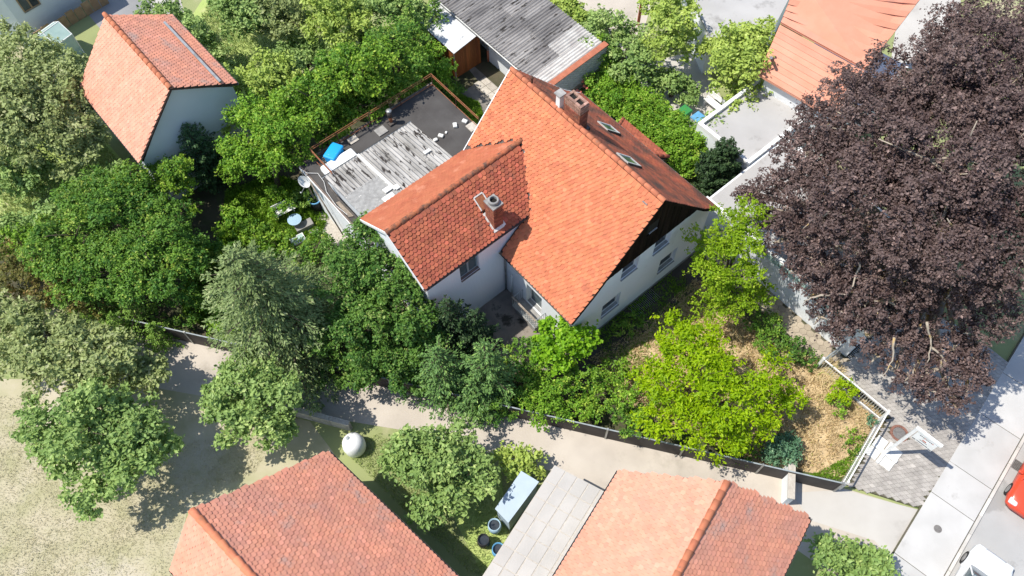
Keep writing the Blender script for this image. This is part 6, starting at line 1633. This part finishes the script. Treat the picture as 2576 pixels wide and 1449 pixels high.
# front lawn plants
for (x, y, z, r, m_, lab) in ((1940, 865, 0.7, 0.75, 'leaf_mid', 'green shrub at the upper edge of the dry lawn'), (1985, 890, 0.7, 0.7, 'leaf_deep', 'darker green shrub next to the white fence end'), (1925, 815, 0.8, 0.7, 'leaf_mid', 'green shrub between ginkgo and white garage'), (2035, 905, 0.5, 0.5, 'leaf_mid', 'small green shrub at the open gate'), (2120, 985, 0.6, 0.6, 'leaf_gold', 'bright yellow green shrub leaning on the white bar fence'), (2110, 1015, 0.5, 0.5, 'leaf_fresh', 'green shrub beside the bright yellow green shrub'), (2143, 1098, 0.3, 0.32, 'leaf_fresh', 'small fresh green bush alone on the dry lawn'), (2140, 1125, 0.25, 0.3, 'leaf_mid', 'tiny bush below the lone bush on the dry lawn'), (2195, 1060, 0.3, 0.28, 'needle_blueball', 'small grey green bush in the corner of the white fence'), (1870, 1140, 0.5, 0.5, 'leaf_mid', 'low shrub between golden tree and blue green juniper')):
    shrub(lab, x, y, z, r, m_)
tree('juniper', 'round blue green juniper at the panel fence', 'shrub', at(1965, 1142), [(1965, 1130, 0.75, 0.72), (1945, 1148, 0.5, 0.5), (1985, 1115, 0.6, 0.5)], 'needle_blueball', 0.11, 330, trunk=0.05, twig=0.2, low=-0.6, lump=0.3)
yc = at(2082, 940)
t = thing('yucca', yc, 'spiky straw coloured yucca clump beside the white fence', 'plant')
n = 420; th = rng.uniform(0, 2 * math.pi, n); el = rng.uniform(0.15, 1.1, n)
D_ = np.column_stack([np.cos(th) * np.cos(el), np.sin(th) * np.cos(el), np.sin(el)]); c_ = yc + np.column_stack([rng.normal(0, 0.28, (n, 2)), np.zeros(n)])
leaves('blades', c_ + D_ * 0.3 + Z * 0.05, unit(np.cross(D_, np.array([0, 0, 1.0])) * 0.4 + Z), D_, np.full(n, 0.62), 'grass_straw', t, rng.uniform(0, 1, n), 0.06)

# copper beech
BEECH = [(2330, 420, 10.0, 2.6), (2190, 340, 8.8, 2.1), (2420, 270, 9.5, 2.6), (2530, 420, 9.5, 2.7), (2480, 130, 9.0, 2.5), (2310, 220, 9.0, 2.0), (2130, 250, 7.2, 1.4), (2075, 420, 7.6, 1.7), (2190, 510, 8.4, 2.1), (2350, 590, 9.0, 2.3), (2500, 610, 8.6, 2.3), (2050, 560, 6.3, 1.1), (1985, 540, 5.4, 0.8), (1990, 450, 5.8, 1.0), (2130, 640, 6.5, 1.4), (2260, 710, 6.5, 1.5), (2040, 655, 5.0, 0.7), (2150, 740, 5.4, 1.0), (2100, 780, 4.6, 0.6), (2230, 810, 5.0, 0.8), (2370, 760, 6.2, 1.1), (2330, 880, 4.6, 0.6), (2430, 960, 4.4, 0.8), (2330, 980, 4.0, 0.6), (2250, 935, 4.0, 0.5), (1905, 490, 5.0, 0.6), (1925, 550, 5.0, 0.6), (1960, 610, 5.2, 0.7), (2010, 690, 5.0, 0.7), (2060, 745, 4.8, 0.7), (2105, 830, 4.2, 0.6), (2180, 850, 4.6, 0.8), (2270, 870, 4.8, 0.7), (2400, 880, 5.0, 0.7), (2290, 960, 4.2, 0.6), (2290, 460, 9.0, 1.6), (1880, 500, 4.8, 0.6), (1950, 470, 5.4, 0.8), (1975, 575, 5.4, 0.8), (2035, 610, 5.8, 0.9), (2080, 690, 5.4, 0.8), (2125, 720, 5.6, 0.8), (2150, 810, 4.8, 0.7), (2060, 800, 4.4, 0.5), (2360, 930, 4.6, 0.7), (2230, 760, 6.0, 1.0), (2460, 830, 5.8, 0.8), (2420, 700, 8.0, 1.6), (2060, 330, 6.6, 1.1), (2020, 380, 6.2, 0.9), (2390, 1010, 3.8, 0.6), (2560, 260, 10, 2.8), (2450, 900, 5.0, 0.6), (2480, 780, 6.5, 1.2), (2300, 830, 5.2, 0.6), (2200, 900, 4.2, 0.45)]
tree('copper_beech', 'huge copper beech with dark purple leaves over the street corner', 'tree', (2420, 720), BEECH,
     'leaf_copper', 0.12, 165, barkm='bark_pale', trunk=0.42, aspect=0.65, lump=0.34, twig=0.6, shrink=False)
# pale boughs of the beech that show between the leaves
bo = bpy.data.objects.get('copper_beech')
for pts in (((2160, 640, 7.4), (2152, 690, 6.8), (2135, 735, 6.2), (2075, 745, 5.6)), ((2152, 690, 6.8), (2190, 715, 6.4), (2180, 765, 5.6)), ((2330, 815, 6.4), (2345, 870, 5.4), (2325, 925, 4.8)), ((2345, 870, 5.4), (2378, 910, 5.0), (2385, 960, 4.7)), ((2252, 850, 5.9), (2243, 905, 5.0), (2222, 945, 4.6)), ((2075, 745, 5.6), (2040, 750, 5.3), (2020, 765, 5.0)), ((2100, 530, 8.0), (2060, 540, 7.6), (2020, 575, 7.0))):
    P_ = [at(*p) for p in pts]; Q_ = []
    for k in range(len(P_) - 1):
        for f in (0, 0.33, 0.66): Q_.append(P_[k] + (P_[k + 1] - P_[k]) * f + rng.normal(size=3) * 0.05)
    Q_.append(P_[-1]); lb = MB(); lb.tube(Q_, list(np.linspace(0.055, 0.016, len(Q_))), 6); lb.build('bough', 'bark_pale', bo, True)

# =================================================================== NEIGHBOURS' TREES
def far_tree(lab, base, lobes, m_='leaf_far', group='trees in the neighbouring gardens', leaf=0.2, dens=105, name='garden_tree'):
    tree(name, lab, 'tree', base, lobes, m_, leaf, dens, group=group, trunk=0.13, twig=0.5)
far_tree('round tree at the lower left above the dry field', (270, 1190), [(230, 1080, 3.4, 1.9), (320, 1100, 3.4, 1.7), (170, 1140, 2.8, 1.4), (250, 1180, 2.6, 1.8), (350, 1160, 2.6, 1.4), (120, 1080, 2.4, 1.2), (260, 1020, 3.0, 1.4), (390, 1110, 2.2, 1.1)])
far_tree('yellowish tree crown at the left edge below the panel fence', (250, 960), [(180, 900, 2.4, 1.3), (260, 930, 2.6, 1.4), (120, 930, 2.2, 1.2), (330, 930, 2.2, 1.2), (230, 980, 2.0, 1.1), (380, 950, 1.6, 0.9), (60, 870, 2.0, 1.2), (120, 845, 1.8, 1.0), (30, 820, 1.6, 1.0), (200, 850, 1.6, 0.9), (0, 790, 1.4, 0.9), (280, 880, 1.6, 0.9), (70, 800, 1.4, 0.8)], 'leaf_far_olive')
far_tree('medium tree beside the shaded lane', (640, 1060), [(620, 990, 2.8, 1.4), (690, 1000, 2.8, 1.3), (590, 1050, 2.0, 1.1), (680, 1060, 2.0, 1.2), (640, 940, 2.4, 1.0), (560, 1000, 1.8, 0.8)])
far_tree('dense round tree right of the white tank', (1100, 1210), [(1060, 1140, 2.4, 1.3), (1130, 1150, 2.4, 1.3), (1090, 1200, 2.2, 1.4), (1180, 1190, 2.0, 1.1), (1010, 1160, 1.8, 0.9), (1140, 1240, 1.6, 1.0)])
far_tree('small light shrub at the lane above the blue grey shed', (1310, 1180), [(1295, 1160, 0.9, 0.7), (1340, 1175, 0.7, 0.5)], 'leaf_far_lime')
far_tree('flowering hedge beside the concrete driveway', (2130, 1420), [(2080, 1390, 0.9, 0.7), (2130, 1400, 0.9, 0.8), (2190, 1420, 0.8, 0.7), (2100, 1440, 0.8, 0.7), (2170, 1450, 0.8, 0.7)], 'leaf_far')
far_tree('olive tree mass at the upper left edge', (100, 330), [(60, 180, 4.0, 1.9), (130, 240, 4.2, 2.0), (60, 290, 4.0, 2.0), (170, 310, 3.6, 1.7), (110, 360, 3.0, 1.7), (20, 370, 2.8, 1.5), (190, 390, 2.6, 1.4), (30, 110, 3.0, 1.3), (230, 360, 2.0, 0.9)], 'leaf_far_olive')
far_tree('garden tree at the left edge beside the pale path', (60, 470), [(60, 430, 1.8, 1.0), (30, 470, 1.5, 1.0), (110, 440, 1.2, 0.8)], 'leaf_far')
far_tree('bushes along the garden boundary left of the broad tree', (180, 500), [(240, 480, 1.2, 1.0), (180, 520, 1.2, 1.0), (120, 560, 1.2, 1.0), (60, 590, 1.1, 0.9), (290, 450, 1.2, 0.9), (0, 570, 1.0, 0.9)], 'leaf_far')
far_tree('tree between orange roofed house and garden hedge', (640, 250), [(620, 230, 3.4, 1.5), (690, 190, 3.2, 1.3), (600, 280, 2.6, 1.3), (660, 270, 2.4, 1.2), (720, 230, 2.2, 1.0)], 'leaf_far_lime')
far_tree('dark row of bushes behind the orange roofed house', (480, 120), [(400, 30, 1.8, 1.2), (440, 60, 1.8, 1.2), (480, 100, 1.8, 1.2), (520, 140, 1.8, 1.1), (540, 180, 1.5, 1.0)], 'leaf_far')
far_tree('fruit tree at the top on the orchard lawn, left one', (610, 70), [(600, 20, 3.0, 1.3), (640, 40, 2.8, 1.2), (610, 60, 2.4, 1.0)], 'leaf_far')
far_tree('fruit tree in the middle of the orchard lawn', (720, 90), [(710, 40, 2.8, 1.2), (740, 60, 2.4, 1.0), (690, 70, 2.0, 0.9)], 'leaf_far_olive')
far_tree('bright round fruit tree at the top of the orchard lawn', (840, 110), [(840, 40, 3.2, 1.4), (870, 70, 2.8, 1.2), (810, 75, 2.6, 1.0)], 'leaf_far_lime')
far_tree('fruit tree at the top edge right of the orchard', (990, 40), [(980, 0, 3.0, 1.5), (1020, 30, 2.6, 1.2), (940, 40, 2.4, 1.1)], 'leaf_far')
far_tree('bushes on the orchard side of the vine covered trees', (760, 200), [(720, 170, 1.6, 1.1), (780, 140, 1.6, 1.1), (830, 130, 1.4, 0.9), (900, 90, 1.4, 0.9), (760, 110, 1.2, 0.8)], 'leaf_far')
far_tree('lime green tree right of the corrugated garage', (1580, 170), [(1530, 80, 2.4, 1.1), (1580, 110, 2.4, 1.2), (1560, 160, 2.0, 1.1), (1610, 170, 1.8, 0.9), (1500, 60, 1.8, 0.8)], 'leaf_far')
far_tree('tall lime tree left of the pale outbuilding', (1700, 110), [(1680, 20, 3.6, 1.3), (1690, 70, 3.4, 1.3), (1730, 110, 2.8, 1.2), (1660, 120, 2.4, 0.9), (1680, -40, 3.2, 1.2)], 'leaf_far_lime')
far_tree('broad lime tree in front of the stepped roof house', (1860, 220), [(1840, 120, 3.4, 1.3), (1890, 110, 3.4, 1.2), (1870, 170, 3.0, 1.4), (1820, 190, 2.4, 1.1), (1890, 230, 2.2, 1.1), (1860, 280, 1.8, 1.0), (1910, 150, 2.6, 0.8)], 'leaf_far_lime')
far_tree('small bush by the white benches', (1690, 240), [(1680, 215, 1.2, 0.8), (1720, 230, 1.0, 0.7), (1650, 200, 1.0, 0.7)], 'leaf_far')
far_tree('bush at the top beside the corrugated garage', (1440, 40), [(1430, 30, 1.2, 0.8), (1460, 60, 1.0, 0.7), (1400, 0, 1.2, 0.7)], 'leaf_far_lime')
far_tree('dark slim conifer by the neighbour drive', (1790, 350), [(1780, 340, 1.4, 0.7), (1795, 320, 2.0, 0.6)], 'leaf_far')
far_tree('red flowering bush on the orchard lawn', (765, 95), [(762, 85, 0.7, 0.4)], 'leaf_brownish')

# grasses
grass('dry_grass', 'straw coloured dry grass of the front lawn', STRAW, 30000, 0.17, 'grass_straw', 0.5, flat=1.1)
grass('lawn_grass', 'tall green grass of the back lawn', LAWN, 16000, 0.24, 'grass_fresh', 0.5)
grass('yard_grass_blades', 'bright grass in the back yard', YG, 12000, 0.16, 'grass_fresh', 0.5)
grass('edge_grass', 'green grass tufts along the edge of the dry lawn', px((2050, 1190), (2135, 1150), (2175, 1090), (2195, 1110), (2130, 1212), (2030, 1195)), 4500, 0.18, 'grass_fresh', 0.4)
grass('under_growth', 'green undergrowth between the garden shrubs', px((480, 620), (640, 620), (660, 860), (560, 850), (460, 790)), 9000, 0.3, 'grass_fresh', 0.8)
grass('soil_weeds', 'sparse weeds on the shaded soil by the gable wall', px((1490, 830), (1700, 680), (1790, 760), (1650, 900), (1540, 960)), 5000, 0.16, 'grass_fresh', 0.5)
grass('orchard_grass', 'pale grass of the orchard', px((500, 60), (560, -60), (1040, -60), (760, 150), (580, 250)), 16000, 0.22, 'grass_pale', 1.2)
grass('garden_grass', 'pale grass of the left gardens', px((0, 350), (220, 310), (320, 430), (300, 480), (0, 600)), 9000, 0.22, 'grass_pale', 1.2)
grass('field_grass', 'dry tufts of the lower left field', px((-60, 1000), (120, 990), (90, 1120), (230, 1260), (380, 1200), (480, 1110), (700, 1090), (640, 1190), (470, 1270), (420, 1500), (-60, 1500)), 22000, 0.09, 'grass_field', 1.6, flat=1.6)
grass('tank_grass', 'green grass round the white tank', px((850, 1120), (960, 1090), (1120, 1180), (1280, 1180), (1290, 1460), (1180, 1440)), 12000, 0.12, 'grass_pale', 0.9, flat=0.9)
for o in list(scene.objects):
    if o.type == 'MESH' and o.parent is None and 'kind' not in o and 'label' not in o: o['kind'] = 'structure'
